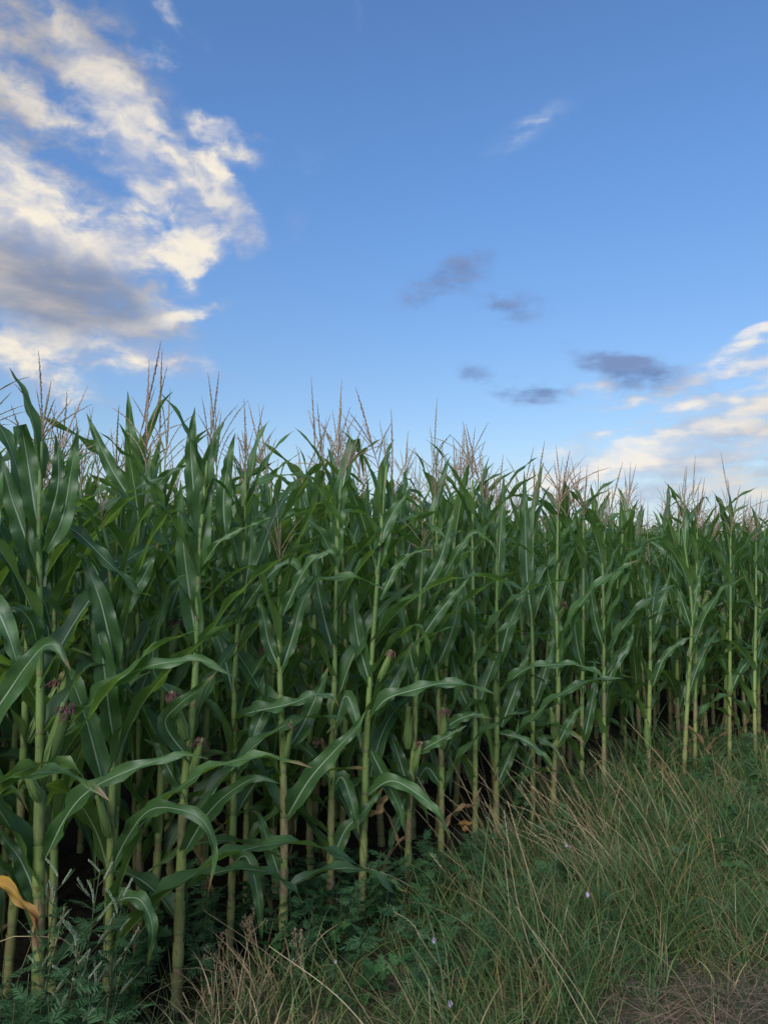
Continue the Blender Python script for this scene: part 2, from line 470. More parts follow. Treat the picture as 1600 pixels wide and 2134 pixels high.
def blade(P, N, W, fold0=55, fold1=16, wave=.010, waves=4.0, twist=0.0, base=.45, belly=.0, seed=0, across=ACROSS, tipcut=1.0):
    """a maize leaf along the midrib P (n,3) with its upper side towards N -> V, Q, uv"""
    r = np.random.default_rng(seed)
    n = len(P); s = np.linspace(0, 1, n)
    T = unit(np.gradient(P, axis=0))
    N = unit(N - T * np.sum(N * T, axis=1, keepdims=True))
    B = np.cross(T, N)
    tw = twist * (s ** 1.4)
    c, sn = np.cos(tw)[:, None], np.sin(tw)[:, None]
    B, N = B * c + N * sn, N * c - B * sn
    ss = s * tipcut
    k = np.clip(ss / .18, 0, 1); k = k * k * (3 - 2 * k)
    w = .5 * W * .90 * (base + (1 - base) * k) * (1 - ss ** 2.3) ** .85 * (1 - ss) ** .14
    w = w * (1 + .05 * np.sin(s * 17 + r.uniform(0, 6)) * (s > .1)) + .0006
    # torn and nibbled margins: short bites out of one side
    edge = np.ones((n, 2))
    for q in range(int(r.integers(1, 5))):
        edge[int(r.integers(3, n - 2)), int(r.integers(2))] *= r.uniform(.62, .90)
    fold = np.radians(fold0 + (fold1 - fold0) * np.clip(s / .45, 0, 1))
    u = across
    ph = r.uniform(0, 6.3, 2); fr = waves * r.uniform(.8, 1.25, 2)
    env = np.clip(s / .12, 0, 1) * np.clip((1 - s) / .15, 0, 1)
    wv = np.where(u[None, :] < 0, np.sin(2 * math.pi * fr[0] * s + ph[0])[:, None], np.sin(2 * math.pi * fr[1] * s + ph[1])[:, None])
    wv = wv * (np.abs(u) ** 2)[None, :] * env[:, None] * wave
    au = np.abs(u)[None, :]
    w2 = w[:, None] * np.where(np.abs(u)[None, :] > .9, np.where(u[None, :] < 0, edge[:, :1], edge[:, 1:]), 1.0)
    x = u[None, :] * w2 * np.cos(fold)[:, None]
    y = au * w[:, None] * np.sin(fold)[:, None] - belly * (au ** 2) * w[:, None] + wv
    V = P[:, None, :] + B[:, None, :] * x[..., None] + N[:, None, :] * y[..., None]
    a = len(u)
    i = np.arange(n - 1)[:, None] * a; j = np.arange(a - 1)[None, :]
    Q = np.stack([i + j, i + j + 1, i + a + j + 1, i + a + j], axis=-1).reshape(-1, 4)
    uv = np.stack([np.broadcast_to((u + 1) / 2, (n, a)), np.broadcast_to(s[:, None], (n, a))], axis=-1)
    return V.reshape(-1, 3), Q, uv.reshape(-1, 2)

def leaf_path(L, th0, th1, p=1.6, kink=None, drift=0.0, n=20, seed=0):
    """midrib in the XZ plane: starts th0 degrees from vertical and bends to th1 at the tip; kink = (where, how much) for a broken leaf"""
    r = np.random.default_rng(seed)
    s = np.linspace(0, 1, n)
    th = np.radians(th0 + (th1 - th0) * s ** p)
    if kink:
        k, a = kink
        x = np.clip((s - k) / .07, 0, 1)
        th = th + np.radians(a) * x * x * (3 - 2 * x)
    th = th + np.radians(3) * np.sin(s * r.uniform(5, 9) + r.uniform(0, 6))
    ps = np.radians(drift) * s ** 1.5
    d = np.stack([np.sin(th) * np.cos(ps), np.sin(th) * np.sin(ps), np.cos(th)], axis=1)
    nn = np.stack([-np.cos(th), np.zeros(n), np.sin(th)], axis=1)
    P = np.vstack([[0, 0, 0], np.cumsum((d[1:] + d[:-1]) / 2, axis=0) * (L / (n - 1))])
    return P, nn

def leaf_arrays(kind, seed, n=20, across=ACROSS):
    r = np.random.default_rng(1000 + seed)
    q = lambda a, c: float(r.uniform(a, c))
    if kind == 'upright':
        P, N = leaf_path(q(.38, .54), q(8, 16), q(22, 62), q(1.6, 3), None, q(-15, 15), n, seed)
        return blade(P, N, q(.072, .094), 48, 20, .006, 3, q(-.9, .9), .5, seed=seed, across=across)
    if kind == 'erect_bent':
        P, N = leaf_path(q(.62, .78), q(10, 18), q(35, 70), 2.0, (q(.50, .75), q(70, 110)), q(-20, 20), n, seed)
        return blade(P, N, q(.084, .104), 50, 16, .009, 4, q(-.8, .8), .45, seed=seed, across=across)
    if kind == 'arch':
        P, N = leaf_path(q(.68, .88), q(18, 30), q(95, 135), q(1.1, 1.7), None, q(-25, 25), n, seed)
        return blade(P, N, q(.086, .108), 52, 14, .015, 4.5, q(-.9, .9), .45, seed=seed, across=across)
    if kind == 'steep':
        P, N = leaf_path(q(.66, .84), q(14, 24), q(45, 80), q(1.3, 2), None, q(-25, 25), n, seed)
        return blade(P, N, q(.088, .112), 50, 14, .014, 4, q(-1.2, 1.2), .45, seed=seed, across=across)
    if kind == 'broken':
        P, N = leaf_path(q(.62, .80), q(26, 40), q(60, 80), 1.4, (q(.35, .6), q(70, 105)), q(-25, 25), n, seed)
        return blade(P, N, q(.082, .104), 50, 14, .015, 4, q(-.8, .8), .45, seed=seed, across=across)
    if kind == 'droop':
        P, N = leaf_path(q(.50, .66), q(34, 52), q(140, 172), q(.8, 1.2), None, q(-25, 25), n, seed)
        return blade(P, N, q(.062, .082), 48, 10, .011, 4, q(-.9, .9), .45, seed=seed, across=across)
    if kind == 'dead':
        P, N = leaf_path(q(.30, .46), q(80, 110), q(168, 184), .5, None, q(-50, 50), n, seed)
        return blade(P, N, q(.034, .050), 68, 62, .012, 3, q(-3, 3), .6, seed=seed, across=across)

LEAF = {}
for kind, count in (('upright', 10), ('erect_bent', 8), ('arch', 12), ('steep', 12), ('broken', 8), ('droop', 8), ('dead', 5)):
    LEAF[kind] = []
    for k in range(count):
        V, Q, uv = leaf_arrays(kind, k + 40 * len(LEAF))
        LEAF[kind].append(make_mesh('leaf', V, Q, MAT['dead' if kind == 'dead' else 'leaf'], uv))

def stalk_geometry(path, r0, r1, nodes, sides=10, acc=None):
    """stem with a swollen node and a clasping sheath on every joint; path is a function z -> xyz"""
    acc = acc or Acc()
    for i in range(len(nodes) - 1):
        z0, z1 = nodes[i], nodes[i + 1]
        f = lambda z: r0 + (r1 - r0) * (z / nodes[-1]) ** .9
        # node ring
        zz = np.array([z0 - .012, z0 - .004, z0 + .004, z0 + .012])
        V, Q, T, uv = tube(np.array([path(z) for z in zz]), [f(z0) * q for q in (.98, 1.13, 1.13, 1.0)], sides, False)
        acc.add(V, Q, T, uv, 1)
        # sheath from the node up to the collar, then a short bare piece
        zc = z0 + min((z1 - z0) * (.93 if z0 > .3 else .70), .145)
        zz = np.linspace(z0 + .008, zc, 5)
        rr = [f(z) * q for z, q in zip(zz, (1.10, 1.22, 1.20, 1.17, 1.26))]
        V, Q, T, uv = tube(np.array([path(z) for z in zz]), rr, sides, False, 2)
        acc.add(V, Q, T, uv, 0)
        zz = np.linspace(zc - .01, z1, 3)
        V, Q, T, uv = tube(np.array([path(z) for z in zz]), [f(z) for z in zz], sides, False)
        acc.add(V, Q, T, uv, 0)
    return acc

NODES = [0.0, .06, .14, .25, .39, .54, .70, .86, 1.02, 1.17, 1.31, 1.44, 1.53, 1.62, 1.84]
STALK = []
for k in range(6):
    r = np.random.default_rng(50 + k)
    amp = r.uniform(-.012, .012, 4); ph = r.uniform(0, 6, 2)
    pf = lambda z, amp=amp, ph=ph: np.array([amp[0] * math.sin(3 * z + ph[0]) + amp[1] * z * z * 2, amp[2] * math.sin(2.6 * z + ph[1]) + amp[3] * z * z * 2, z]) - np.array([amp[0] * math.sin(ph[0]), amp[2] * math.sin(ph[1]), 0])
    STALK.append((stalk_geometry(pf, .0158, .0052, NODES).mesh('stalk', [MAT['stalk'], MAT['node']]), pf))

def tassel_acc(seed, L=.27, branches=10, spread=1.0, acc=None, sides=3, step=.0065):
    r = np.random.default_rng(seed)
    acc = acc or Acc()
    def spike(P0, d0, bend, L, thick, bare):
        n = max(8, int(L / step)); s = np.linspace(0, 1, n)
        d0 = unit(np.array(d0))
        D = d0[None, :] + np.array(bend)[None, :] * (s ** 1.5)[:, None]
        P = P0 + np.vstack([[0, 0, 0], np.cumsum(unit(D)[1:], axis=0) * L / (n - 1)])
        alt = np.where(np.arange(n) % 2 == 0, 1.2, .72) * r.uniform(.8, 1.2, n)
        rad = thick * alt * np.clip((1.08 - s) * 3.0, .25, 1)
        rad = np.where(s < bare, .0016, rad)
        side = unit(np.cross(d0, r.normal(size=3)))
        P = P + side[None, :] * (np.where((np.arange(n) // 2) % 2 == 0, 1, -1) * thick * .22 * (s > bare))[:, None]
        V, Q, T, uv = tube(P, rad, sides); acc.add(V, Q, T, uv)
    lean = r.normal(0, .07, 2)
    spike(np.array([0, 0, 0]), (lean[0], lean[1], 1), (lean[0], lean[1], 0), L * r.uniform(.95, 1.25), .0034, .28)
    for k in range(branches):
        a = k * 2.4 + r.uniform(-.5, .5); z = .012 + .085 * k / max(branches, 1)
        t = np.radians(r.uniform(12, 44) * spread)
        d = (math.sin(t) * math.cos(a), math.sin(t) * math.sin(a), math.cos(t))
        o = r.uniform(.05, .75) * spread
        spike(np.array([lean[0] * z, lean[1] * z, z]), d, (math.cos(a) * o, math.sin(a) * o, -o * r.uniform(.2, 1.1)), r.uniform(.12, .22), .0022, r.uniform(.05, .15))
    return acc
TASSEL = [tassel_acc(70 + k, .25 + .02 * (k % 4), [9, 6, 4, 10, 7, 2, 8, 5][k], [1, 1.15, .7, .9, 1.3, .5, .8, 1.0][k]).mesh('tassel', MAT['tassel']) for k in range(8)]

def ear_mesh(seed, L=.20, R0=.0195):
    r = np.random.default_rng(seed); acc = Acc()
    n = 12; s = np.linspace(0, 1, n)
    P = np.stack([.014 * s ** 2 * r.uniform(-1, 1), .014 * s ** 2 * r.uniform(-1, 1), L * s], axis=1)
    rad = R0 * np.array([.42, .72, .92, 1, 1, .97, .92, .84, .74, .62, .48, .36])
    V, Q, T, uv = tube(P, rad, 10); acc.add(V, Q, T, uv)
    for k in range(5):                     # the loose outer husk leaves, each with a free pointed tip
        a = k * 1.35 + r.uniform(-.3, .3); m = 9; t = np.linspace(0, 1, m)
        LL = L * r.uniform(.75, 1.08); off = np.interp(t * LL / L, s, rad) + .0015 + .006 * t ** 5 + .012 * max(0, r.uniform(-.5, 1)) * t ** 6
        C = np.stack([np.cos(a) * off, np.sin(a) * off, t * LL], axis=1)
        wd = .024 * np.clip(1.15 - t, .04, 1) * np.clip(.5 + t * 2, 0, 1)
        side = np.array([-math.sin(a), math.cos(a), 0]); outw = np.array([math.cos(a), math.sin(a), 0])
        g = np.array([-1, 0, 1.0])
        VV = C[:, None, :] + side[None, None, :] * (g[None, :, None] * wd[:, None, None]) - outw[None, None, :] * ((g ** 2)[None, :, None] * (wd * .45)[:, None, None])
        i = np.arange(m - 1)[:, None] * 3; j = np.arange(2)[None, :]
        QQ = np.stack([i + j, i + j + 1, i + 3 + j + 1, i + 3 + j], axis=-1).reshape(-1, 4)
        uu = np.stack([np.broadcast_to((g + 1) / 2, (m, 3)), np.broadcast_to(t[:, None], (m, 3))], axis=-1).reshape(-1, 2)
        acc.add(VV.reshape(-1, 3), QQ, None, uu)
    return acc.mesh('ear', MAT['husk'])

def silk_mesh(seed, fresh=False):
    r = np.random.default_rng(seed); acc = Acc()
    for k in range(48):
        a = r.uniform(0, 6.28); o = r.uniform(.3, 1.0); L = r.uniform(.045, .095)
        s = np.linspace(0, 1, 5)
        P = np.stack([np.cos(a) * (.006 + o * .030 * s), np.sin(a) * (.006 + o * .030 * s), -.012 + L * (.75 * s - (.35 + .75 * o) * s ** 2)], axis=1)
        P += r.normal(0, .002, P.shape)
        V, Q, T, uv = tube(P, np.linspace(.0019, .0011, 5), 3, False); acc.add(V, Q, T, uv)
    return acc.mesh('silk', MAT['fresh_silk' if fresh else 'silk'])
EAR = [ear_mesh(90 + k, .19 + .012 * k) for k in range(4)]
EAR_L = [.19 + .012 * k for k in range(4)]
SILK = [silk_mesh(100 + k) for k in range(3)]
FRESH = [silk_mesh(110 + k, True) for k in range(2)]

def add_ear(parent, loc, az, tilt, k, fresh=False, scale=1.0):
    rot = Matrix.Rotation(az, 4, 'Z') @ Matrix.Rotation(tilt, 4, 'Y')
    e = obj('ear', EAR[k % 4], parent, loc, rot.to_euler(), (scale,) * 3)
    s = obj('silk', FRESH[k % 2] if fresh else SILK[k % 3], e, (0, 0, EAR_L[k % 4] * .985), (0, 0, k))
    return e

# ------------------------------------------------------------------ the ground
def ground_at(px, py):
    d = pix_dir(px, py); t = -CAM_H / d.z
    return np.array([d.x * t, d.y * t])

def ground_material():
    m, b = new_mat('verge_ground'); t = b.new('ShaderNodeTexCoord'); o = t.outputs['Object']
    n1 = b.noise(o, 1.3, 5, .6); n2 = b.noise(o, 40, 4, .65)
    c = b.mix(b.ramp(n1, .35, .65), (.055, .048, .028), (.040, .055, .022))
    c = b.mix(b.ramp(n2, .4, .65), c, (.10, .08, .05))
    surf(m, b, c, .95, .1, bump=n2, bump_d=.02)
    return m
g = 3000.0
ground = obj('ground', make_mesh('ground', [(-g, -g, 0), (g, -g, 0), (g, g, 0), (-g, g, 0)], np.array([[0, 1, 2, 3]]), ground_material(), smooth=False))
tag(ground, 'grassy ground of the verge running on below the crop', kind='structure')

# the front edge of the crop: straight along the left and middle, turning away at the right
EDGE = np.array([(-3.6, -.72), (-1.0, 2.06), (-.37, 2.74), (.10, 3.22), (.75, 3.85), (1.35, 4.55), (1.90, 5.12), (2.48, 5.45), (3.15, 5.72), (5.0, 6.4), (12.0, 9.0)])
_d = np.diff(EDGE, axis=0); _L = np.concatenate([[0], np.cumsum(np.linalg.norm(_d, axis=1))])
def edge_at(s):
    p = np.array([np.interp(s, _L, EDGE[:, 0]), np.interp(s, _L, EDGE[:, 1])])
    i = min(max(np.searchsorted(_L, s) - 1, 0), len(_d) - 1)
    t = _d[i] / np.linalg.norm(_d[i])
    return p, np.array([-t[1], t[0]])
def edge_dist(P):
    """signed distance from the crop edge, positive inside the field (vectorised)"""
    P = np.atleast_2d(P); best = np.full(len(P), 1e9); sign = np.ones(len(P))
    for a, e in zip(EDGE[:-1], EDGE[1:]):
        d = e - a; L2 = d @ d
        t = np.clip(((P - a) @ d) / L2, 0, 1)
        q = a + t[:, None] * d
        dist = np.linalg.norm(P - q, axis=1)
        cr = d[0] * (P[:, 1] - a[1]) - d[1] * (P[:, 0] - a[0])
        upd = dist < best
        best = np.where(upd, dist, best); sign = np.where(upd, np.sign(cr), sign)
    return best * sign

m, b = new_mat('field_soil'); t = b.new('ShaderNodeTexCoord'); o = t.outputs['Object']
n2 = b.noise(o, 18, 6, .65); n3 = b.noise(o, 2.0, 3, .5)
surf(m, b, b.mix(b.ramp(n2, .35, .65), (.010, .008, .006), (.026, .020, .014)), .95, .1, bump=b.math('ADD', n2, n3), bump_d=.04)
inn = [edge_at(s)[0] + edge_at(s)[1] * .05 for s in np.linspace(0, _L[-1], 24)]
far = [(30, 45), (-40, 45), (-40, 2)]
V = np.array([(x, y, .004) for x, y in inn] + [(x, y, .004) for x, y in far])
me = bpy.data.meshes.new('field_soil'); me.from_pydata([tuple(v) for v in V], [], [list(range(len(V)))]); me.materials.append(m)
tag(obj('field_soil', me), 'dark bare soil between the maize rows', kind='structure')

# ------------------------------------------------------------------ maize: the front row, plant by plant
def at_depth(px, py, Y):
    d = pix_dir(px, py)
    return np.array([d.x * Y / d.y, Y, CAM_H + d.z * Y / d.y])

TOCAM = lambda P: unit(np.array([0, 0, CAM_H]) - P)

def hero_leaf(root, origin, Y, W, face, pts, mat='leaf', twist=0.0, fold1=14, wave=.014, seed=0, tipcut=1.0):
    """a leaf that follows given points, each at its own distance (third value: metres behind the stalk)"""
    P3 = np.array([at_depth(p[0], p[1], Y + (p[2] if len(p) > 2 else 0.0)) for p in pts])
    P = resample(P3, 22)
    N = face * TOCAM(P) + (1 - abs(face)) * np.array([0, 0, 1.0])
    V, Q, uv = blade(P - P[0], N, W * .92, 52, fold1, wave, 4, twist, .45, seed=seed, tipcut=tipcut)
    o = obj('leaf', make_mesh('leaf', V, Q, MAT[mat], uv), root, P[0] - origin)
    if mat == 'yellow': o['label'] = 'withered orange-yellow leaf'
    if mat == 'dead': o['label'] = 'withered brown leaf'
    return o

def aim(base, tip):
    q = Vector(tip - base).to_track_quat('Z', 'Y')
    return q.to_euler()

def leaf_kind(z, r, row):
    x = r.random()
    if z < .22: return 'dead' if x < .25 else ('droop' if x < .45 else 'arch')
    if z < .45: return 'droop' if x < .20 else ('dead' if x < .26 else ('broken' if x < .42 else ('arch' if x < .72 else 'steep')))
    if z < .95: return 'arch' if x < .24 else ('broken' if x < .40 else 'steep')
    if z < 1.35: return 'steep' if x < .60 else ('arch' if x < .74 else 'erect_bent')
    return 'upright' if x < .82 else 'erect_bent'

def add_leaf(root, r, kind, loc, az, scale=1.0, tilt=0.0):
    me = LEAF[kind][int(r.integers(len(LEAF[kind])))]
    if kind == 'erect_bent' and loc[2] > 1.3: scale *= .74
    if kind in ('droop', 'arch', 'broken') and loc[2] < .6: scale *= 1.14
    o = obj('leaf', me, root, loc, (Matrix.Rotation(az, 4, 'Z') @ Matrix.Rotation(tilt, 4, 'Y')).to_euler(), (scale, scale * r.uniform(.9, 1.1), scale))
    if kind == 'dead': o['label'] = 'withered brown leaf'
    return o

HERO = [
    # label, foot of the stalk, the stalk upwards, thickness, tassel (foot, tip, shape), ears, hand-placed leaves, extra leaves at heights
    dict(label='maize plant cut off by the left edge, holding one withered orange-yellow leaf', foot=(-95, 2360), stalk=[(-90, 1500), (-85, 1000)], r=.020,
         tassel=((-60, 930), (-20, 790), 4), ears=[],
         leaves=[(.10, .75, [(-70, 1560), (0, 1468, -.06), (50, 1395, -.09), (92, 1346, -.10), (122, 1350, -.12), (147, 1398, -.13)], {}),
                 (.085, -.45, [(-80, 1680), (0, 1632, -.08), (60, 1602, -.12), (128, 1588, -.14), (165, 1610, -.15), (188, 1650, -.15)], {}),
                 (.058, .7, [(-80, 1875), (-20, 1848, -.06), (25, 1862, -.08), (58, 1900, -.10), (74, 1945, -.10), (80, 1990, -.10)], dict(mat='yellow', fold1=34, twist=.8, wave=.016)),
                 (.095, .9, [(-60, 1240), (-30, 1120), (-8, 1020), (0, 950)], {}), (.09, .8, [(-60, 1330), (-20, 1260), (20, 1330, -.05), (50, 1440, -.05)], {})], extra=[.9, 1.2, 1.35, .5]),
    dict(label='thick maize plant near the left edge with a yellow-silked ear and tall single spike', foot=(82, 2275), stalk=[(80, 1850), (84, 1500), (82, 1100), (88, 920)], r=.0225,
         tassel=((90, 905), (98, 735), 5), ears=[((96, 1600), (152, 1440), False, 1), ((82, 1670), (48, 1590), True, 0)],
         leaves=[(.075, .8, [(78, 1345), (66, 1300, -.04), (44, 1272, -.08), (18, 1264, -.1), (-5, 1262, -.1)], {}),
                 (.090, 1, [(82, 1120), (70, 1040), (56, 950), (44, 888, -.02), (36, 900, -.06), (34, 940, -.07)], {}),
                 (.095, .95, [(80, 1200), (50, 1110), (22, 1030), (0, 940)], {}),
                 (.085, .9, [(96, 1150), (130, 1080), (148, 985), (163, 890)], {}),
                 (.085, .8, [(80, 1890), (60, 1830), (38, 1785), (10, 1750), (-10, 1720)], {}),
                 (.080, .6, [(95, 1790), (140, 1700, -.06), (190, 1645, -.1), (280, 1602, -.12), (370, 1575, -.12), (434, 1582, -.12)], {}),
                 (.075, .9, [(95, 1110), (120, 1020), (122, 960), (116, 905)], {})], extra=[.40, .72]),
    dict(label='thin maize plant whose tassel hangs low and loose among the leaves at left', foot=(222, 2185), stalk=[(228, 1850), (237, 1550), (240, 1350), (226, 1160), (214, 1100)], r=.0165,
         tassel=((214, 1130), (200, 1015), 1), ears=[((228, 1745), (207, 1665), None, 2)],
         leaves=[(.105, 1, [(240, 1390), (228, 1330, -.03), (210, 1255, -.05), (188, 1195, -.04), (170, 1150)], {}),
                 (.100, .95, [(239, 1560), (226, 1470, -.03), (214, 1370, -.05), (198, 1290, -.05), (180, 1230)], {}),
                 (.080, .55, [(150, 1505), (200, 1455, -.1), (262, 1408, -.14), (330, 1384, -.16), (410, 1376, -.16), (462, 1395, -.16), (498, 1420, -.16)], {}),
                 (.075, .9, [(244, 1300), (270, 1245), (300, 1200), (330, 1130)], {}),
                 (.070, .7, [(225, 1830), (262, 1752), (310, 1690, -.1), (372, 1687, -.16), (425, 1712, -.18), (448, 1778, -.18), (434, 1860, -.18)], dict(fold1=8)),
                 (.065, .6, [(232, 1885), (266, 1872, -.05), (296, 1880, -.08), (318, 1935, -.1), (308, 2015, -.1)], dict(fold1=8)),
                 (.060, .5, [(120, 1085), (168, 1116, -.1), (225, 1172, -.1), (290, 1232, -.06), (322, 1244, 0)], {})], extra=[.42]),
    dict(label='pale thick-stalked maize plant with two purplish silky ears at breast height', foot=(368, 2100), stalk=[(376, 1850), (384, 1650), (405, 1440), (412, 1250), (418, 1120)], r=.0215,
         tassel=((432, 960), (461, 772), 2), ears=[((388, 1540), (350, 1425), False, 0), ((400, 1620), (417, 1545), False, 2)],
         leaves=[(.085, .8, [(400, 1590), (345, 1512, -.04), (372, 1470, -.08), (410, 1440, -.1), (450, 1402, -.1)], {}),
                 (.055, .45, [(404, 1480), (320, 1400, -.06), (345, 1250, -.1), (372, 1203, -.12), (392, 1198, -.12)], {}),
                 (.105, 1, [(414, 1360), (398, 1260), (384, 1150), (378, 1070), (376, 1000)], {}),
                 (.115, 1, [(418, 1200), (416, 1100), (428, 990), (442, 930), (457, 885)], {}),
                 (.085, .9, [(412, 1100), (402, 1000), (398, 920), (406, 848)], {}),
                 (.035, .6, [(415, 1190), (462, 1125, -.05), (530, 1092, -.05), (576, 1072, -.05)], {}),
                 (.090, .8, [(382, 1780), (440, 1688, -.08), (505, 1634, -.12), (546, 1622, -.14), (582, 1634, -.14)], {}),
                 (.075, .9, [(384, 1660), (350, 1600), (330, 1560), (300, 1540)], {})], extra=[.3]),
    dict(label='maize plant behind the front row at left, bearing the tallest slanting tassel spike', foot=(292, 1960), stalk=[(290, 1500), (286, 1100)], r=.0175,
         tassel=((292, 905), (345, 732), 5), ears=[],
         leaves=[(.095, .9, [(288, 1080), (278, 980), (272, 900), (266, 815)], {}), (.085, .8, [(288, 1100), (318, 1030), (350, 988), (392, 968)], {}),
                 (.085, .9, [(286, 1060), (240, 990), (205, 920), (180, 860)], {})], extra=[.5, .7, .9, 1.05, 1.2]),
    dict(label='slim maize plant with a long limp bottom leaf, right of the pale thick stalk', foot=(478, 2000), stalk=[(484, 1800), (488, 1600), (490, 1400), (505, 1200), (512, 1100)], r=.0165,
         tassel=((512, 985), (517, 845), 5), ears=[],
         leaves=[(.085, .5, [(492, 1500), (525, 1485, -.06), (600, 1468, -.1), (655, 1449, -.12), (688, 1450, -.12), (706, 1474, -.12)], {}),
                 (.095, 1, [(500, 1300), (512, 1220), (522, 1150), (525, 1060)], {}),
                 (.090, 1, [(470, 1120), (466, 1040), (476, 960), (490, 902)], {}),
                 (.070, .7, [(486, 1800), (512, 1785, -.05), (530, 1830, -.08), (540, 1890, -.1), (546, 1965, -.1)], dict(fold1=8)),
                 (.095, .9, [(490, 1620), (520, 1540), (540, 1470), (550, 1400)], {}),
                 (.080, .9, [(488, 1460), (470, 1380), (448, 1310), (440, 1230)], {}),
                 (.070, .6, [(500, 1280), (560, 1200, -.05), (610, 1170, -.05), (640, 1220, -.05)], {})], extra=[.5]),
    dict(label='straight maize plant with a low forked tassel below the crop top and a browned ear', foot=(588, 2012), stalk=[(592, 1800), (590, 1600), (583, 1400), (584, 1230)], r=.0195,
         tassel=((584, 1185), (588, 1030), 3), ears=[((592, 1590), (608, 1500), False, 3)],
         leaves=[(.105, .75, [(597, 1705), (645, 1625, -.04), (700, 1562, -.07), (740, 1520, -.09), (765, 1478, -.09)], {}),
                 (.105, 1, [(602, 1560), (632, 1510, .05), (660, 1450, .06), (684, 1390, .06)], {}),
                 (.080, .9, [(585, 1400), (560, 1340), (548, 1280), (530, 1230)], {}),
                 (.070, .8, [(586, 1400), (612, 1320), (628, 1260), (655, 1210), (672, 1180)], {}),
                 (.060, .5, [(586, 1290), (640, 1180, -.04), (690, 1150, -.06), (706, 1200, -.06)], {}),
                 (.085, .9, [(590, 1850), (560, 1760), (540, 1700), (524, 1690)], {}),
                 (.085, .9, [(588, 1500), (560, 1470), (530, 1530, -.05), (518, 1600, -.05)], {})], extra=[.3]),
    dict(label='maize plant with a yellowish fresh ear and a scrap of withered orange leaf', foot=(688, 1940), stalk=[(690, 1700), (695, 1500), (700, 1250), (706, 1060)], r=.0185,
         tassel=((712, 1000), (746, 878), 0), ears=[((690, 1590), (694, 1505), True, 1)],
         leaves=[(.095, 1, [(702, 1180), (700, 1110), (712, 1050), (722, 1005, -.02), (724, 1000, -.06)], {}),
                 (.060, .5, [(702, 1180), (668, 1110, -.05), (640, 1082, -.08), (605, 1070, -.1), (580, 1092, -.1)], {}),
                 (.095, 1, [(698, 1370), (676, 1290), (660, 1210), (655, 1130)], {}),
                 (.085, .9, [(697, 1520), (720, 1450), (742, 1500, -.05), (752, 1560, -.06)], {}),
                 (.040, .8, [(690, 1570), (672, 1550, -.04), (655, 1538, -.05), (660, 1560, -.06)], dict(mat='dead', twist=2.0)),
                 (.085, .9, [(692, 1650), (712, 1620), (735, 1680, -.05), (748, 1740, -.05)], {}),
                 (.090, .8, [(690, 1800), (720, 1730), (760, 1690), (800, 1640)], {})], extra=[.35, .9]),
    dict(label='pale maize plant with a reddish old sheath low down and one short arching bottom leaf', foot=(754, 1925), stalk=[(758, 1750), (766, 1500), (782, 1270), (796, 1080)], r=.019,
         tassel=((806, 970), (790, 870), 2), ears=[((790, 1420), (822, 1345), False, 0)],
         leaves=[(.085, .5, [(770, 1500), (805, 1458, -.05), (870, 1436, -.1), (925, 1424, -.12), (985, 1430, -.13), (1030, 1446, -.13)], {}),
                 (.105, 1, [(783, 1490), (820, 1420, .04), (842, 1380, .05), (856, 1340, .05)], {}),
                 (.100, 1, [(772, 1430), (745, 1330), (735, 1240), (728, 1180)], {}),
                 (.080, .6, [(762, 1660), (815, 1628, -.06), (870, 1655, -.12), (910, 1692, -.15), (940, 1748, -.16)], dict(fold1=8)),
                 (.050, .45, [(757, 1840), (775, 1832, -.05), (802, 1830, -.08), (848, 1862, -.1)], {}),
                 (.095, 1, [(790, 1180), (800, 1110), (830, 1050), (860, 1010)], {}),
                 (.055, .7, [(792, 1250), (828, 1180), (868, 1150, -.04), (905, 1145, -.05)], {}),
                 (.040, .8, [(762, 1700), (790, 1690), (808, 1650), (812, 1630)], dict(mat='dead', twist=1.0)),
                 (.085, .9, [(770, 1560), (800, 1620), (830, 1680), (845, 1740)], {})], extra=[1.45]),
    dict(label='maize plant with a plump pointed ear and small purple-silked ear on crooked stalk', foot=(850, 1872), stalk=[(852, 1700), (862, 1560), (870, 1350), (880, 1170)], r=.0185,
         tassel=((856, 1200), (858, 1085), 4), ears=[((850, 1560), (851, 1458), None, 0), ((862, 1610), (878, 1535), False, 2)],
         leaves=[(.080, .85, [(872, 1445), (852, 1350), (832, 1250), (822, 1172)], {}),
                 (.090, 1, [(870, 1290), (876, 1220), (880, 1160), (884, 1100)], {}),
                 (.085, .9, [(874, 1336), (905, 1290), (940, 1245), (980, 1202)], {}),
                 (.075, .7, [(862, 1575), (900, 1552, -.05), (940, 1530, -.08), (972, 1512, -.08)], {}),
                 (.090, .9, [(856, 1660), (828, 1570), (810, 1520), (800, 1490)], {}),
                 (.080, .9, [(852, 1640), (836, 1690), (818, 1740), (812, 1790)], {}),
                 (.080, .9, [(876, 1240), (915, 1170), (935, 1100), (950, 1050)], {})], extra=[.3, 1.45]),
    dict(label='maize plant with one purple-silked ear beside the crooked stalk, its foot lost in weeds', foot=(918, 1835), stalk=[(920, 1600), (912, 1450), (902, 1300), (900, 1150)], r=.0175,
         tassel=((905, 1050), (921, 915), 3), ears=[((922, 1560), (927, 1462), False, 1)],
         leaves=[(.075, .7, [(918, 1525), (955, 1500, -.05), (990, 1490, -.08), (1024, 1498, -.08)], {}),
                 (.090, .9, [(906, 1400), (940, 1320), (955, 1250), (948, 1180)], {}),
                 (.085, 1, [(902, 1290), (890, 1200), (896, 1120), (905, 1060)], {}),
                 (.060, .5, [(903, 1250), (960, 1140, -.04), (1000, 1110, -.05), (1040, 1160, -.05)], {}),
                 (.034, .9, [(920, 1740), (950, 1690), (985, 1680), (1003, 1640)], dict(mat='dead', twist=2.4, fold1=45)),
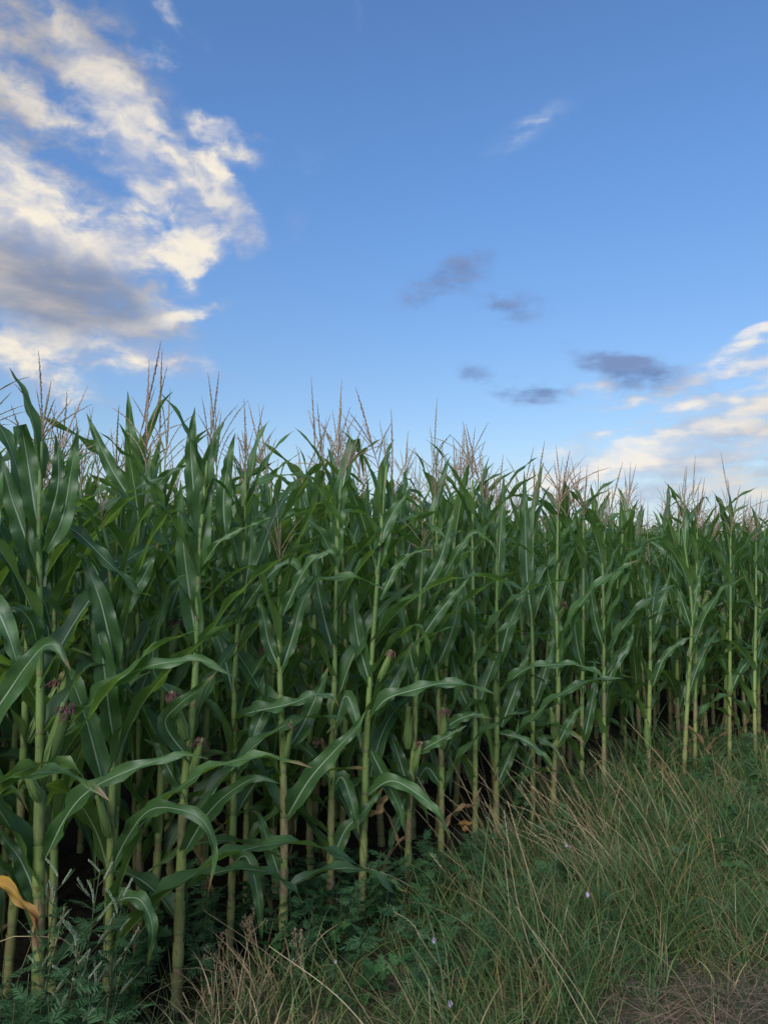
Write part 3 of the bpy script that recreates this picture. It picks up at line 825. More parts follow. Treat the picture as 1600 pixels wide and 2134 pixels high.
                 (.085, .9, [(920, 1640), (890, 1600), (868, 1640), (860, 1700)], {})], extra=[1.35]),
    dict(label='slim maize plant with a low yellow-tipped leaf, right of one purple-silked ear', foot=(990, 1795), stalk=[(990, 1600), (990, 1400), (985, 1200)], r=.0165,
         tassel=((985, 1000), (976, 873), 0), ears=[],
         leaves=[(.090, 1, [(988, 1350), (975, 1270), (965, 1190), (962, 1110)], {}),
                 (.030, .6, [(990, 1715), (958, 1718), (972, 1730, -.05), (1002, 1752, -.08)], dict(mat='yellow', twist=1.0)),
                 (.090, .95, [(990, 1500), (960, 1440), (945, 1380), (940, 1300)], {})], extra=[.9, 1.2, 1.4, .55]),
    dict(label='maize plant with a short blunt ear under its long level leaf, right of the middle', foot=(1034, 1768), stalk=[(1034, 1600), (1036, 1400), (1034, 1200), (1036, 1100)], r=.019,
         tassel=((1036, 1080), (1046, 945), 2), ears=[((1034, 1470), (1027, 1398), True, 3)],
         leaves=[(.075, .4, [(1037, 1450), (1090, 1398, -.06), (1150, 1386, -.1), (1210, 1388, -.12), (1245, 1402, -.12), (1262, 1440, -.12)], {}),
                 (.105, 1, [(1040, 1385), (1058, 1310), (1080, 1260), (1108, 1200)], {}),
                 (.100, 1, [(1044, 1515), (1072, 1440), (1090, 1390), (1104, 1340)], {}),
                 (.060, .6, [(1035, 1528), (1085, 1540, -.06), (1128, 1570, -.1), (1164, 1612, -.12)], {}),
                 (.095, 1, [(1036, 1250), (1040, 1150), (1046, 1060), (1050, 985)], {}),
                 (.085, .9, [(1034, 1640), (1060, 1580), (1075, 1540), (1080, 1500)], {})], extra=[1.35]),
    dict(label='maize plant with a tall bare spike above a broad blade, left of the split-eared stalk', foot=(1110, 1728), stalk=[(1110, 1600), (1110, 1400), (1108, 1250)], r=.017,
         tassel=((1112, 1060), (1132, 916), 2), ears=[],
         leaves=[(.105, 1, [(1108, 1300), (1098, 1200), (1094, 1080), (1092, 980)], {}),
                 (.085, .9, [(1110, 1480), (1135, 1400), (1148, 1360), (1155, 1300)], {}),
                 (.080, .9, [(1110, 1560), (1090, 1620), (1070, 1680), (1058, 1700)], {})], extra=[.5, .95, 1.2, 1.4]),
    dict(label='maize plant splitting into stalk and slim pointed ear, right of the middle', foot=(1150, 1724), stalk=[(1155, 1600), (1163, 1450), (1160, 1300)], r=.0195,
         tassel=((1162, 1080), (1173, 935), 0), ears=[((1156, 1540), (1147, 1462), None, 2)],
         leaves=[(.060, .6, [(1154, 1540), (1120, 1536, -.05), (1150, 1556, -.1), (1185, 1600, -.12)], {}),
                 (.095, 1, [(1160, 1400), (1162, 1330), (1150, 1250), (1140, 1180)], {}),
                 (.090, .9, [(1158, 1560), (1190, 1500), (1205, 1480), (1215, 1465)], {})], extra=[.45, 1.0, 1.2, 1.4]),
    dict(label='maize plant half hidden by leaves above the tallest dry grass, left of a bare stalk', foot=(1212, 1692), stalk=[(1212, 1500), (1215, 1300)], r=.017,
         tassel=((1215, 1085), (1229, 968), 3), ears=[],
         leaves=[(.090, .95, [(1213, 1560), (1230, 1480), (1240, 1420), (1238, 1370)], {}), (.095, .95, [(1214, 1400), (1200, 1330), (1196, 1260), (1198, 1200)], {})], extra=[.5, .9, 1.25, 1.4]),
    dict(label='bare straight maize stalk standing behind the tallest dry grass', foot=(1258, 1678), stalk=[(1258, 1500), (1258, 1300), (1255, 1160)], r=.0175,
         tassel=((1260, 1110), (1293, 960), 2), ears=[],
         leaves=[(.080, .8, [(1258, 1440), (1280, 1390), (1310, 1345), (1322, 1300)], {}), (.085, .9, [(1258, 1350), (1240, 1290), (1232, 1230), (1236, 1180)], {})], extra=[.45, 1.2, 1.4]),
    dict(label='maize plant with a bright tassel hanging below the crop top at right', foot=(1350, 1645), stalk=[(1352, 1500), (1355, 1350), (1354, 1220)], r=.0185,
         tassel=((1354, 1190), (1352, 1095), 1), ears=[((1350, 1560), (1346, 1490), None, 1)],
         leaves=[(.085, 1, [(1356, 1335), (1376, 1265), (1388, 1225), (1396, 1185)], {}), (.075, .6, [(1360, 1430), (1385, 1370, -.04), (1425, 1335, -.08), (1464, 1320, -.08)], {}),
                 (.075, .95, [(1354, 1290), (1345, 1230), (1342, 1190), (1336, 1150)], {})], extra=[.5, .9, 1.2]),
    dict(label='maize plant with a pair of bright blades opening like a V at right', foot=(1424, 1630), stalk=[(1430, 1500), (1440, 1330), (1440, 1250)], r=.0175,
         tassel=((1422, 1100), (1426, 968), 2), ears=[],
         leaves=[(.075, .9, [(1440, 1310), (1420, 1250), (1402, 1205), (1394, 1165)], {}), (.075, .95, [(1441, 1310), (1450, 1240), (1458, 1200), (1462, 1176)], {})], extra=[.5, .8, 1.0, 1.4]),
    dict(label='maize plant close behind the V-bladed one, its stalk purple near the grass', foot=(1448, 1622), stalk=[(1448, 1500), (1450, 1300)], r=.016,
         tassel=((1452, 1110), (1472, 995), 3), ears=[], leaves=[], extra=[.3, .6, .9, 1.1, 1.25, 1.4]),
    dict(label='maize plant with drooping torn leaves, second stalk in from the right edge', foot=(1520, 1606), stalk=[(1520, 1450), (1522, 1250)], r=.0165,
         tassel=((1522, 1120), (1531, 1008), 0), ears=[((1520, 1450), (1524, 1395), None, 0)], leaves=[], extra=[.3, .5, .7, .9, 1.1, 1.25, 1.4]),
    dict(label='browned maize plant at the right edge with withered leaves round its foot', foot=(1574, 1596), stalk=[(1572, 1450), (1575, 1250)], r=.0165,
         tassel=((1575, 1130), (1584, 1020), 7), ears=[], leaves=[], extra=[.25, .3, .5, .7, .9, 1.1, 1.25, 1.4]),
]
plant_no = 0
def build_hero(h, idx):
    r = np.random.default_rng(300 + idx)
    bx, by = ground_at(*h['foot'])
    Y = by; origin = np.array([bx, by, 0.0])
    root = thing('maize_plant', tuple(origin), h['label'], 'maize plant', 'maize plants of the front row')
    pts = [origin] + [at_depth(p[0], p[1], Y) for p in h['stalk']]
    t0, t1 = at_depth(*h['tassel'][0], Y), at_depth(*h['tassel'][1], Y)
    if t0[2] > pts[-1][2] + .03: pts.append(t0)
    pts = np.array(pts) - origin
    C = resample(pts, 60); top = C[-1, 2]
    def path(z, C=C):
        if z > C[-1, 2]: return np.array([C[-1, 0], C[-1, 1], z])
        return np.array([np.interp(z, C[:, 2], C[:, 0]), np.interp(z, C[:, 2], C[:, 1]), z])
    k = max(1.0, top / 1.84)
    nodes = [z for z in [n * r.uniform(.985, 1.015) for n in NODES] if z < top - .06] + [top]
    st = stalk_geometry(path, h['r'] * .84, .0050 if top > 1.6 else .0065, nodes, 12).mesh('stalk', [MAT['stalk'], MAT['node']])
    obj('stalk', st, root)
    used = []
    for q, (W, face, pp, op) in enumerate(h['leaves']):
        hero_leaf(root, origin, Y, W, face, pp, seed=idx * 20 + q, **op)
    busy = [pp[0][1] for (W, face, pp, op) in h['leaves']]
    for i in range(2, len(nodes) - 1):
        zz = nodes[i] + .12
        if zz > top - .1 or (idx == 0 and zz > .8): continue
        hand = any(abs(nodes[i] - z) < .06 for z in h['extra'])
        if not hand and nodes[i] > .5 and r.random() < .2: continue
        # to both sides along the row and back into the crop, so that the hand-placed leaves stay in front
        az = (r.uniform(-.5, 1.1) if r.random() < .5 else r.uniform(math.pi - 1.0, math.pi + .4)) + .2
        add_leaf(root, r, leaf_kind(nodes[i], r, 0), path(zz), az, r.uniform(.82, 1.0), r.normal(0, .08))
    d = t1 - t0; ln = np.linalg.norm(d); tk = h['tassel'][2]
    obj('tassel', TASSEL[tk], root, path(top), aim(t0, t1), (ln / (.265 + .02 * (tk % 4)),) * 3)
    for (p0, p1, fresh, kk) in h['ears']:
        a, c = at_depth(*p0, Y - .02), at_depth(*p1, Y - .055)
        ln = np.linalg.norm(c - a)
        e = obj('ear', EAR[kk], root, a - origin, aim(a, c), (min(1.0, max(.7, ln / EAR_L[kk] * .85)),) * 3)
        if fresh is not None:
            obj('silk', FRESH[kk % 2] if fresh else SILK[kk % 3], e, (0, 0, EAR_L[kk] * .97), (0, 0, kk))
    return bx, by
HERO_XY = np.array([build_hero(h, i) for i, h in enumerate(HERO)])

# ------------------------------------------------------------------ maize: the rows behind
def in_frame(x, y, margin=0.0):
    return abs(x / max(y, .01)) < 800 / FPX + margin

spots = []
ROW = .56
for row in range(0, 36):
    s = 0.0
    r = np.random.default_rng(900 + row)
    while s < _L[-1] - .3:
        p, nrm = edge_at(s)
        q = p + nrm * (row * ROW + .02 + r.normal(0, .035)) + r.normal(0, .02, 2)
        s += r.uniform(.135, .20) * (1 if row < 12 else 1.8)
        if row == 0:
            # the front row is placed by hand inside the picture
            if in_frame(q[0], q[1], .02) or np.min(np.linalg.norm(HERO_XY - q, axis=1)) < .12: continue
        if q[1] < -.4 or q[1] > 21: continue
        if abs(q[0]) > 800 / FPX * max(q[1], 0) + 2.6: continue
        if row <= 2 and q[0] < 0 and math.hypot(*q) < 2.5 and not in_frame(q[0], q[1]): continue   # nothing may lean in front of the camera
        spots.append((row, q[0], q[1]))
N_THINGS = 300 - len(HERO) - 4
def seen(sp):
    row, x, y = sp
    if row == 0: return 1e6
    return (math.hypot(x, y) + row * .55) if in_frame(x, y, -.01) else 1e5 + math.hypot(x, y)
spots.sort(key=seen)
near_spots, rest = spots[:N_THINGS], spots[N_THINGS:]

def build_plant(row, x, y, idx):
    r = np.random.default_rng(5000 + idx)
    lab, grp = LABELS[idx]
    root = thing('maize_plant', (x, y, 0), lab, 'maize plant', grp, r.uniform(0, 6.28))
    h = r.normal(1.0, .045) * (1.02 - .075 * np.clip((x / max(y, .1) - .12) / .4, 0, 1))
    root.scale = (h, h, h)
    root.rotation_euler = (r.normal(0, .035), r.normal(0, .035), r.uniform(0, 6.28))
    me, path = STALK[int(r.integers(6))]
    obj('stalk', me, root)
    az = r.uniform(0, 6.28)
    for i in range(2, 13):
        z = NODES[i]
        if row >= 4 and z < .6: continue
        if z < .20 and r.random() < .25: continue
        kind = leaf_kind(z, r, row)
        zz = z + min((NODES[i + 1] - z) * .93, .08 if i == 12 else .14)
        sc = r.uniform(.9, 1.06) * (.86 if i == 12 else 1.0)
        add_leaf(root, r, kind, path(zz), az + math.pi * (i % 2) + r.normal(0, .32), sc, r.normal(0, .07))
    k = int(r.integers(8))
    t = obj('tassel', TASSEL[k], root, path(NODES[-1]), (r.normal(0, .13), r.normal(0, .13), r.uniform(0, 6.28)), (r.uniform(1.0, 1.4), r.uniform(1.0, 1.4), r.uniform(1.1, 1.6)))
    if row <= 3 and r.random() < .7:
        i = int(r.integers(7, 9)); a = az + math.pi * (i % 2) + r.normal(0, .2)
        p = path(NODES[i]); rad = .012
        add_ear(root, (p[0] + math.cos(a) * rad, p[1] + math.sin(a) * rad, p[2]), a, r.uniform(.18, .42), int(r.integers(4)), r.random() < .25, r.uniform(.85, 1.05))

SHORT = ['the plant cut by the left edge', 'the thick stalk with the yellow-silked ear', 'the stalk with the loose low tassel', 'the pale thick stalk with two purple ears',
         'the stalk with the tallest slanting spike', 'the slim stalk with the limp bottom leaf', 'the straight stalk with the low forked tassel', 'the stalk with the fresh yellowish ear', 'the pale stalk with the reddish sheath',
         'the crooked stalk with the plump ear', 'the stalk whose foot is lost in weeds', 'the slim stalk with the yellow-tipped leaf', 'the stalk with the short blunt ear',
         'the stalk with the tall bare spike', 'the stalk with the slim pointed ear', 'the half-hidden stalk above dry grass', 'the bare straight stalk above dry grass',
         'the stalk with the bright low tassel', 'the stalk with the V of blades', 'the purple-footed stalk', 'the stalk with drooping torn leaves', 'the browned stalk at the right edge']
GROUPS = {0: 'maize plants of the front row', 1: 'maize plants of the second row', 2: 'maize plants of the third row', 3: 'maize plants of the fourth row'}
HERO_T = np.array([at / max(ay, .01) for at, ay in HERO_XY])
HSCALE = [np.random.default_rng(5000 + i).normal(1.0, .035) for i in range(len(near_spots))]
bins = {}
for i, (row, x, y) in enumerate(near_spots):
    if row <= 3: bins.setdefault((row, int(np.argmin(np.abs(HERO_T - x / max(y, .01))))), []).append(i)
LABELS = [('maize plant deep in the field, only its tassel and top leaves showing over nearer plants', 'maize plants deep in the field')] * len(near_spots)
for (row, hn), ids in bins.items():
    ids.sort(key=lambda i: near_spots[i][1] / max(near_spots[i][2], .01))
    wordy = [''] if len(ids) == 1 else (['left of two ', 'right of two '] if len(ids) == 2 else ['leftmost of the '] + ([f'{q} from left of the ' for q in ('second', 'third', 'fourth', 'fifth', 'sixth')[:len(ids) - 2]] if len(ids) > 3 else ['middle one of the ']) + ['rightmost of the '])
    for i, w in zip(ids, wordy):
        n = ('front', 'second', 'third', 'fourth')[row]
        LABELS[i] = (f'{w}{n}-row maize {"plant" if len(ids) == 1 else "plants"} behind {SHORT[hn]}', GROUPS[row])
for i, (row, x, y) in enumerate(near_spots): build_plant(row, x, y, i)

# the plants beyond those, and those just outside the picture, as one mass
def low_plant(seed):
    r = np.random.default_rng(seed); acc = Acc()
    P = np.array([[0, 0, 0], [0, 0, .5], [.004, 0, 1.0], [0, .004, 1.4], [0, 0, 1.86]])
    V, Q, T, uv = tube(P, [.018, .018, .014, .010, .004], 5, False); acc.add(V, Q, T, uv, 1)
    az = r.uniform(0, 6.28)
    for i in range(3, 13):
        z = NODES[i] + .13
        kind = leaf_kind(NODES[i], r, 9)
        if kind == 'dead': continue
        V, Q, uv = leaf_arrays(kind, int(r.integers(1000)), 11, np.array([-1, -.5, 0, .5, 1.0]))
        a = az + math.pi * (i % 2) + r.normal(0, .3); c, s = math.cos(a), math.sin(a)
        acc.add(V @ np.array([[c, s, 0], [-s, c, 0], [0, 0, 1]]) + [0, 0, z], Q, None, uv, 0)
    t = tassel_acc(int(r.integers(1000)), .27, int(r.integers(5, 11)), 1.0, None, 3, .024)
    V, Q, T, uv, mm = t.arrays(); acc.add(V + [0, 0, 1.84], Q, T, uv, 2)
    return acc.arrays()
LOW = [low_plant(2000 + k) for k in range(10)]
acc = Acc(); r = np.random.default_rng(4)
Vs, Qs, Ts, UVs, qm, tm, n0 = [], [], [], [], [], [], 0
for (row, x, y) in rest:
    V, Q, T, uv, mm = LOW[int(r.integers(10))]
    a = r.uniform(0, 6.28); c, s = math.cos(a), math.sin(a); h = r.normal(.985, .035) * (1 - .055 * np.clip((x / max(y, .1) - .12) / .4, 0, 1))
    W = V @ np.array([[c, s, 0], [-s, c, 0], [0, 0, 1]]) * h
    W = W + W[:, 2:3] ** 1.3 * np.append(r.normal(0, .02, 2), 0) + [x, y, 0]
    Vs.append(W); Qs.append(Q + n0); Ts.append(T + n0); UVs.append(uv); qm.append(mm[:len(Q)]); tm.append(mm[len(Q):]); n0 += len(V)
me = make_mesh('maize_crop', np.concatenate(Vs), [np.concatenate(Qs), np.concatenate(Ts)], [MAT['leaf'], MAT['stalk'], MAT['tassel']], np.concatenate(UVs), np.concatenate(qm + tm))
tag(obj('maize_crop', me), 'far mass of maize plants running back to the skyline', kind='stuff')
print('plants', len(near_spots), 'rest', len(rest), 'tris', 2 * len(me.polygons))

# ------------------------------------------------------------------ the verge: grass, straw, hay
def grass_material(name, cols, trans=.25, rough=.55):
    m, b = new_mat(name); rnd, g = rand_of(b); t, u, v = uv_of(b)
    r = b.new('ShaderNodeValToRGB'); b.put(r.inputs[0], rnd)
    e = r.color_ramp.elements
    e[0].position = 0; e[0].color = (*cols[0][1], 1); e[1].position = cols[-1][0]; e[1].color = (*cols[-1][1], 1)
    for p, c in cols[1:-1]:
        n = e.new(p); n.color = (*c, 1)
    c = r.outputs[0]
    patch = b.noise(t.outputs['Object'], 2.2, 3, .6)
    c = b.mix(b.ramp(patch, .40, .66, 0, .5), c, b.mix(1.0, c, (1.5, 1.1, .9), 'MULTIPLY'))
    surf(m, b, c, rough, .3, trans=b.mix(1.0, c, (1.5, 1.6, .9), 'MULTIPLY'), tfac=trans)
    return m
MAT['grass'] = grass_material('grass_green', [(0, (.032, .088, .032)), (.40, (.060, .130, .042)), (.74, (.110, .170, .052)), (.84, (.18, .16, .07)), (.93, (.22, .16, .09)), (1.0, (.36, .29, .17))])
MAT['straw'] = grass_material('grass_straw', [(0, (.20, .16, .08)), (.4, (.36, .28, .17)), (.75, (.48, .39, .25)), (1.0, (.18, .19, .07))], .15, .6)
MAT['hay'] = grass_material('grass_hay', [(0, (.07, .05, .042)), (.5, (.17, .125, .095)), (.85, (.33, .26, .19)), (1.0, (.10, .13, .05))], .1, .7)

def project(x, y, z=0.0):
    c, s = math.cos(R(PITCH)), math.sin(R(PITCH))
    yc = y * c + (z - CAM_H) * s; zc = -y * s + (z - CAM_H) * c
    return 800 + FPX * x / yc, 1067 - FPX * zc / yc

def bumps(x, y):
    return .012 * np.sin(5.1 * x + 1.3) * np.sin(4.3 * y) + .008 * np.sin(13 * x + 2 * y)

def blades(x, y, h, az, lean, curl, w, segs=5, z0=None, seed=1):
    """many grass blades at once: lean = degrees from vertical at the foot, curl = further degrees by the tip"""
    n = len(x); r = np.random.default_rng(seed)
    s = np.linspace(0, 1, segs + 1)
    th = np.radians(lean[:, None] + curl[:, None] * s[None, :] ** 1.3)
    dl = h[:, None] / segs
    mid = (th[:, 1:] + th[:, :-1]) / 2
    rad = np.concatenate([np.zeros((n, 1)), np.cumsum(np.sin(mid) * dl, axis=1)], axis=1)
    zz = np.concatenate([np.zeros((n, 1)), np.cumsum(np.cos(mid) * dl, axis=1)], axis=1)
    wob = r.normal(0, .03, (n, 1)) * h[:, None] * s[None, :] ** 2
    ca, sa = np.cos(az)[:, None], np.sin(az)[:, None]
    z0 = np.zeros(n) if z0 is None else z0
    px = x[:, None] + ca * rad - sa * wob; py = y[:, None] + sa * rad + ca * wob; pz = np.maximum(zz + z0[:, None], .006)
    f = r.uniform(0, math.pi, n)                       # which way the blade's flat side faces
    bx, by = np.cos(f)[:, None], np.sin(f)[:, None]
    ww = .5 * w[:, None] * np.clip(1 - s ** 1.7, 0, 1)[None, :] * np.clip(.55 + s * 2, 0, 1)[None, :]
    L = np.stack([px - bx * ww, py - by * ww, pz], -1)[:, :-1]; Rr = np.stack([px + bx * ww, py + by * ww, pz], -1)[:, :-1]
    tip = np.stack([px[:, -1], py[:, -1], pz[:, -1]], -1)
    V = np.concatenate([np.stack([L, Rr], axis=2).reshape(n, -1, 3), tip[:, None, :]], axis=1)
    k = 2 * segs + 1
    base = np.arange(n)[:, None, None] * k
    q = np.array([[2 * i, 2 * i + 1, 2 * i + 3, 2 * i + 2] for i in range(segs - 1)])
    t = np.array([[2 * segs - 2, 2 * segs - 1, 2 * segs]])
    return V.reshape(-1, 3), (base + q[None]).reshape(-1, 4), (base + t[None]).reshape(-1, 3)

def scatter(n, seed, cond, box=(-2.6, 1.3, 6.2, 8.6)):
    """random feet on the camera's side of the crop edge, kept with probability cond(px, py, d)"""
    r = np.random.default_rng(seed)
    x = r.uniform(box[0], box[2], n); y = r.uniform(box[1], box[3], n)
    d = edge_dist(np.stack([x, y], 1)); px, py = project(x, y)
    # at the right the grass runs in between the first stalks
    p = np.where(d < .10, 1.0, .5 * (d < .60) * sm(px, 950, 1150)) * (np.abs(x) < .52 * y + 1.3) * cond(px, py, d)
    k = r.random(n) < p
    return x[k], y[k], px[k], py[k], d[k], r

sm = lambda v, a, c: np.clip((v - a) / (c - a), 0, 1) ** 2 * (3 - 2 * np.clip((v - a) / (c - a), 0, 1))
def hay_zone(px, py, d): return sm(px + (py - 2134) * .5, 1190, 1360) * sm(py, 2010, 2100)
parts = []
def grow(n, seed, cond, hh, ww, azm, azs, lean, curl, segs=5):
    # blades stand in tufts: feet close round a centre, leaning out from it
    x, y, px, py, d, r = scatter(n // 14, seed, cond)
    cnt = r.integers(5, 24, len(x)); big = np.repeat(r.uniform(.65, 1.25, len(x)), cnt)
    ox, oy = r.normal(0, .034, (2, cnt.sum())) * big
    x, y, px, py = (np.repeat(q, cnt) for q in (x, y, px, py)); x = x + ox; y = y + oy
    m = len(x)
    lump = .82 + .36 * np.sin(2.3 * x + 1.1 * y + seed) * np.sin(2.9 * y - .8 * x) + .22 * np.sin(7 * x) * np.sin(6 * y + 1)
    h = r.uniform(*hh, m) * (1 - .55 * hay_zone(px, py, d)) * big * np.clip(lump, .35, 1.3) * (1 - .25 * sm(px, 1350, 1560) * (1 - sm(py, 1700, 1850)))
    # blades further off may be a little broader: fewer of them are needed there
    w = r.uniform(*ww, m) * np.clip(y / 3.2, .85, 1.6)
    a0 = r.normal(azm, azs, m); az = np.arctan2(np.sin(a0) * .03 + oy * .8, np.cos(a0) * .03 + ox * .8) if azs > .5 else a0
    return blades(x, y, h, az, np.abs(r.normal(lean[0], lean[1], m)), r.uniform(*curl, m), w, segs, bumps(x, y) - .01, seed)
def join(name, sets, mat, label):
    V, Q, T, n = [], [], [], 0
    for v, q, t in sets:
        V.append(v); Q.append(q + n); T.append(t + n); n += len(v)
    o = obj(name, make_mesh(name, np.concatenate(V), [np.concatenate(Q), np.concatenate(T)], mat))
    tag(o, label, kind='stuff'); return len(np.concatenate(Q)) * 2
LEFT = math.pi - .25
near_w = lambda py: np.where(py > 1500, 1.0, .5)
a1 = grow(330000, 21, lambda px, py, d: .72 * (1 - .62 * hay_zone(px, py, d)) * (.55 + .45 * sm(px, 500, 900)) * near_w(py), (.12, .36), (.0036, .0070), LEFT, 1.7, (18, 15), (20, 140))
a2 = grow(90000, 22, lambda px, py, d: .50 * sm(px, 780, 1100) * (1 - hay_zone(px, py, d)), (.30, .54), (.0036, .0066), LEFT, 1.0, (24, 14), (30, 120), 6)
a3 = grow(70000, 23, lambda px, py, d: .5 * sm(py, 1980, 2080) * (1 - sm(px, 640, 760)) * (d < .06), (.12, .34), (.005, .009), LEFT, 1.6, (12, 12), (30, 150), 7)
n1 = join('grass', [a1, a2, a3], MAT['grass'], 'green grass of the verge in front of the crop')
b1 = grow(40000, 24, lambda px, py, d: .16 * np.exp(-((px - 1260) / 190) ** 2) * (1 - sm(py, 1760, 1900)) * (1 - sm(py, 1900, 2050)), (.34, .60), (.0016, .0026), LEFT, .40, (26, 12), (4, 30), 4)
b2 = grow(40000, 25, lambda px, py, d: .14 * (1 - .3 * sm(py, 2000, 2100)), (.20, .46), (.0018, .0034), LEFT, 1.0, (34, 20), (5, 60), 4)
b3 = grow(110000, 26, lambda px, py, d: .5 * sm(px, 120, 260) * (1 - sm(px, 560, 680)) * sm(py, 1985, 2085), (.14, .36), (.0030, .0070), LEFT, 1.4, (16, 14), (30, 140), 6)
n2 = join('dry_grass', [b1, b2, b3], MAT['straw'], 'dry straw-coloured grass stems leaning to the left')
x, y, px, py, d, r = scatter(330000, 27, lambda px, py, d: .7 * hay_zone(px, py, d) + .03)
m_ = len(x)
c1 = blades(x, y, r.uniform(.06, .26, m_), r.uniform(0, 6.28, m_), r.normal(86, 8, m_), r.uniform(-6, 12, m_), r.uniform(.0016, .0034, m_), 3, r.uniform(.004, .065, m_), 28)
n3 = join('mown_hay', [c1], MAT['hay'], 'brown cut hay lying in the near right corner')
print('grass tris', n1, n2, n3)

# ------------------------------------------------------------------ single long grass stalks with seed heads
def seed_head(P, thick, seed, n=26):
    r = np.random.default_rng(seed); acc = Acc()
    C = resample(P, n); T = unit(np.gradient(C, axis=0))
    for i in range(n):
        for q in range(2):
            o = unit(np.cross(T[i], r.normal(size=3))); L = thick * r.uniform(2.0, 4.2)
            d = unit(T[i] * 1.5 + o * r.uniform(.4, 1.1))
            a = C[i]; s = np.array([0, .5, 1.0])[:, None]
            V, Q, Tt, uv = tube(a + d * L * s, [thick * .25, thick * .55, thick * .1], 3, False); acc.add(V, Q, Tt, uv)
    return acc.mesh('seed_head', MAT['straw'])
def grass_stalk(P, label, group, head=.22, thick=.0015, seed=0, mat='straw'):
    root = thing('grass_stalk', tuple(P[0]), label, 'grass stalk', group)
    C = resample(np.asarray(P) - P[0], 18)
    V, Q, T, uv = tube(C, np.linspace(thick, thick * .5, 18), 4)
    obj('stem', make_mesh('stem', V, [Q, T], MAT[mat], uv), root)
    if head:
        k = int(18 * (1 - head)); obj('seed_head', seed_head(C[k:], thick * 1.5, seed), root)
    return root
def traced(pts, dY):
    b0 = ground_at(*pts[0]); n = len(pts)
    return np.array([[b0[0], b0[1], 0.0]] + [at_depth(p[0], p[1], b0[1] + dY * (i + 1) / (n - 1)) for i, p in enumerate(pts[1:])])
G = 'long grass stalks standing out from the verge'
for i, (pts, dY, head, th, lab) in enumerate([
    ([(-150, 2320), (-70, 2050), (0, 1962), (80, 1953), (140, 1962), (172, 2002)], .05, .25, .0016, 'pale grass stalk arching in from the left edge with its seed head bent down'),
    ([(5, 2330), (30, 2080), (70, 1950)], .05, 0, .0014, 'straight pale grass stalk rising at the bottom left corner'),
    ([(45, 2340), (90, 2080), (134, 1895)], .05, .2, .0014, 'grass stalk leaning right among the pale-flowered weeds'),
    ([(815, 2205), (700, 2075), (560, 1972)], .15, 0, .0022, 'thick pale straw lying slantwise below the browned-ear maize plant'),
    ([(660, 2080), (560, 1990), (424, 1898)], .12, .25, .0013, 'thin dry stalk slanting left towards the pale thick maize stalk'),
    ([(800, 2170), (730, 2060), (664, 1942)], .10, 0, .0018, 'straight tan straw right of the dead brown weed'),
    ([(985, 2110), (895, 1985), (858, 1925), (822, 1902)], .10, .28, .0014, 'grass stalk with a nodding pale seed head before the dark leafy weeds'),
    ([(1085, 2015), (985, 1890), (898, 1782)], .15, .15, .0014, 'long straight grass stalk pointing at the foot of the crooked maize stalk'),
    ([(1135, 2070), (1080, 1890), (1050, 1692)], .10, .2, .0015, 'tall thin grass stalk curving up before the blunt-eared maize plant'),
    ([(1165, 2010), (1105, 1830), (1058, 1672)], .12, .2, .0015, 'tall grass stalk leaning left beside the curving one'),
    ([(1490, 1760), (1400, 1610), (1302, 1498)], .15, .2, .0014, 'long grass stalk leaning across the maize stalks at right'),
    ([(1500, 1690), (1490, 1610), (1482, 1555)], .05, 0, .0013, 'single upright grass stalk before the purple-footed maize plant'),
    ([(1275, 2235), (1170, 2040), (1076, 1890)], .15, 0, .0022, 'pale bent straw at the lower middle, thickest of its bunch'),
    ([(1300, 2240), (1200, 2060), (1110, 1940)], .12, 0, .0020, 'brownish straw lying beside the thickest pale straw'),
    ([(1320, 1900), (1230, 1730), (1140, 1600)], .15, .3, .0014, 'grass stalk with a loose brown head leaning far left'),
    ([(1400, 1880), (1350, 1720), (1230, 1570)], .15, .3, .0014, 'tallest bent grass stalk of the dry tuft'),
    ([(1465, 1830), (1440, 1700), (1395, 1610)], .10, .25, .0014, 'stout grass stalk on the right flank of the dry tuft'),
    ([(1470, 2140), (1400, 2020), (1310, 1950)], .05, 0, .0014, 'pale straw lying over the edge of the brown hay'),
]):
    grass_stalk(traced(pts, dY), lab, G, head, th, i)
r = np.random.default_rng(77)
for i in range(46):
    px = r.normal(1270, 120) if i < 34 else r.uniform(900, 1150); py = r.uniform(1760, 1960)
    b0 = ground_at(px, py)
    if edge_dist(b0[None])[0] > -.1: continue
    h = r.uniform(.45, .72); a = LEFT + r.normal(0, .25); le = np.radians(r.uniform(14, 38))
    P = np.array([[b0[0], b0[1], 0.0]] + [[b0[0] + math.cos(a) * h * s * math.sin(le * (1 + .5 * s)), b0[1] + math.sin(a) * h * s * math.sin(le * (1 + .5 * s)), h * s * math.cos(le * (1 + .5 * s))] for s in (.35, .7, 1.0)])
    grass_stalk(P, 'dry thin grass stalk in the straw-coloured tuft at the crop edge', 'dry grass stalks of the tuft', .26, .0013, 200 + i)

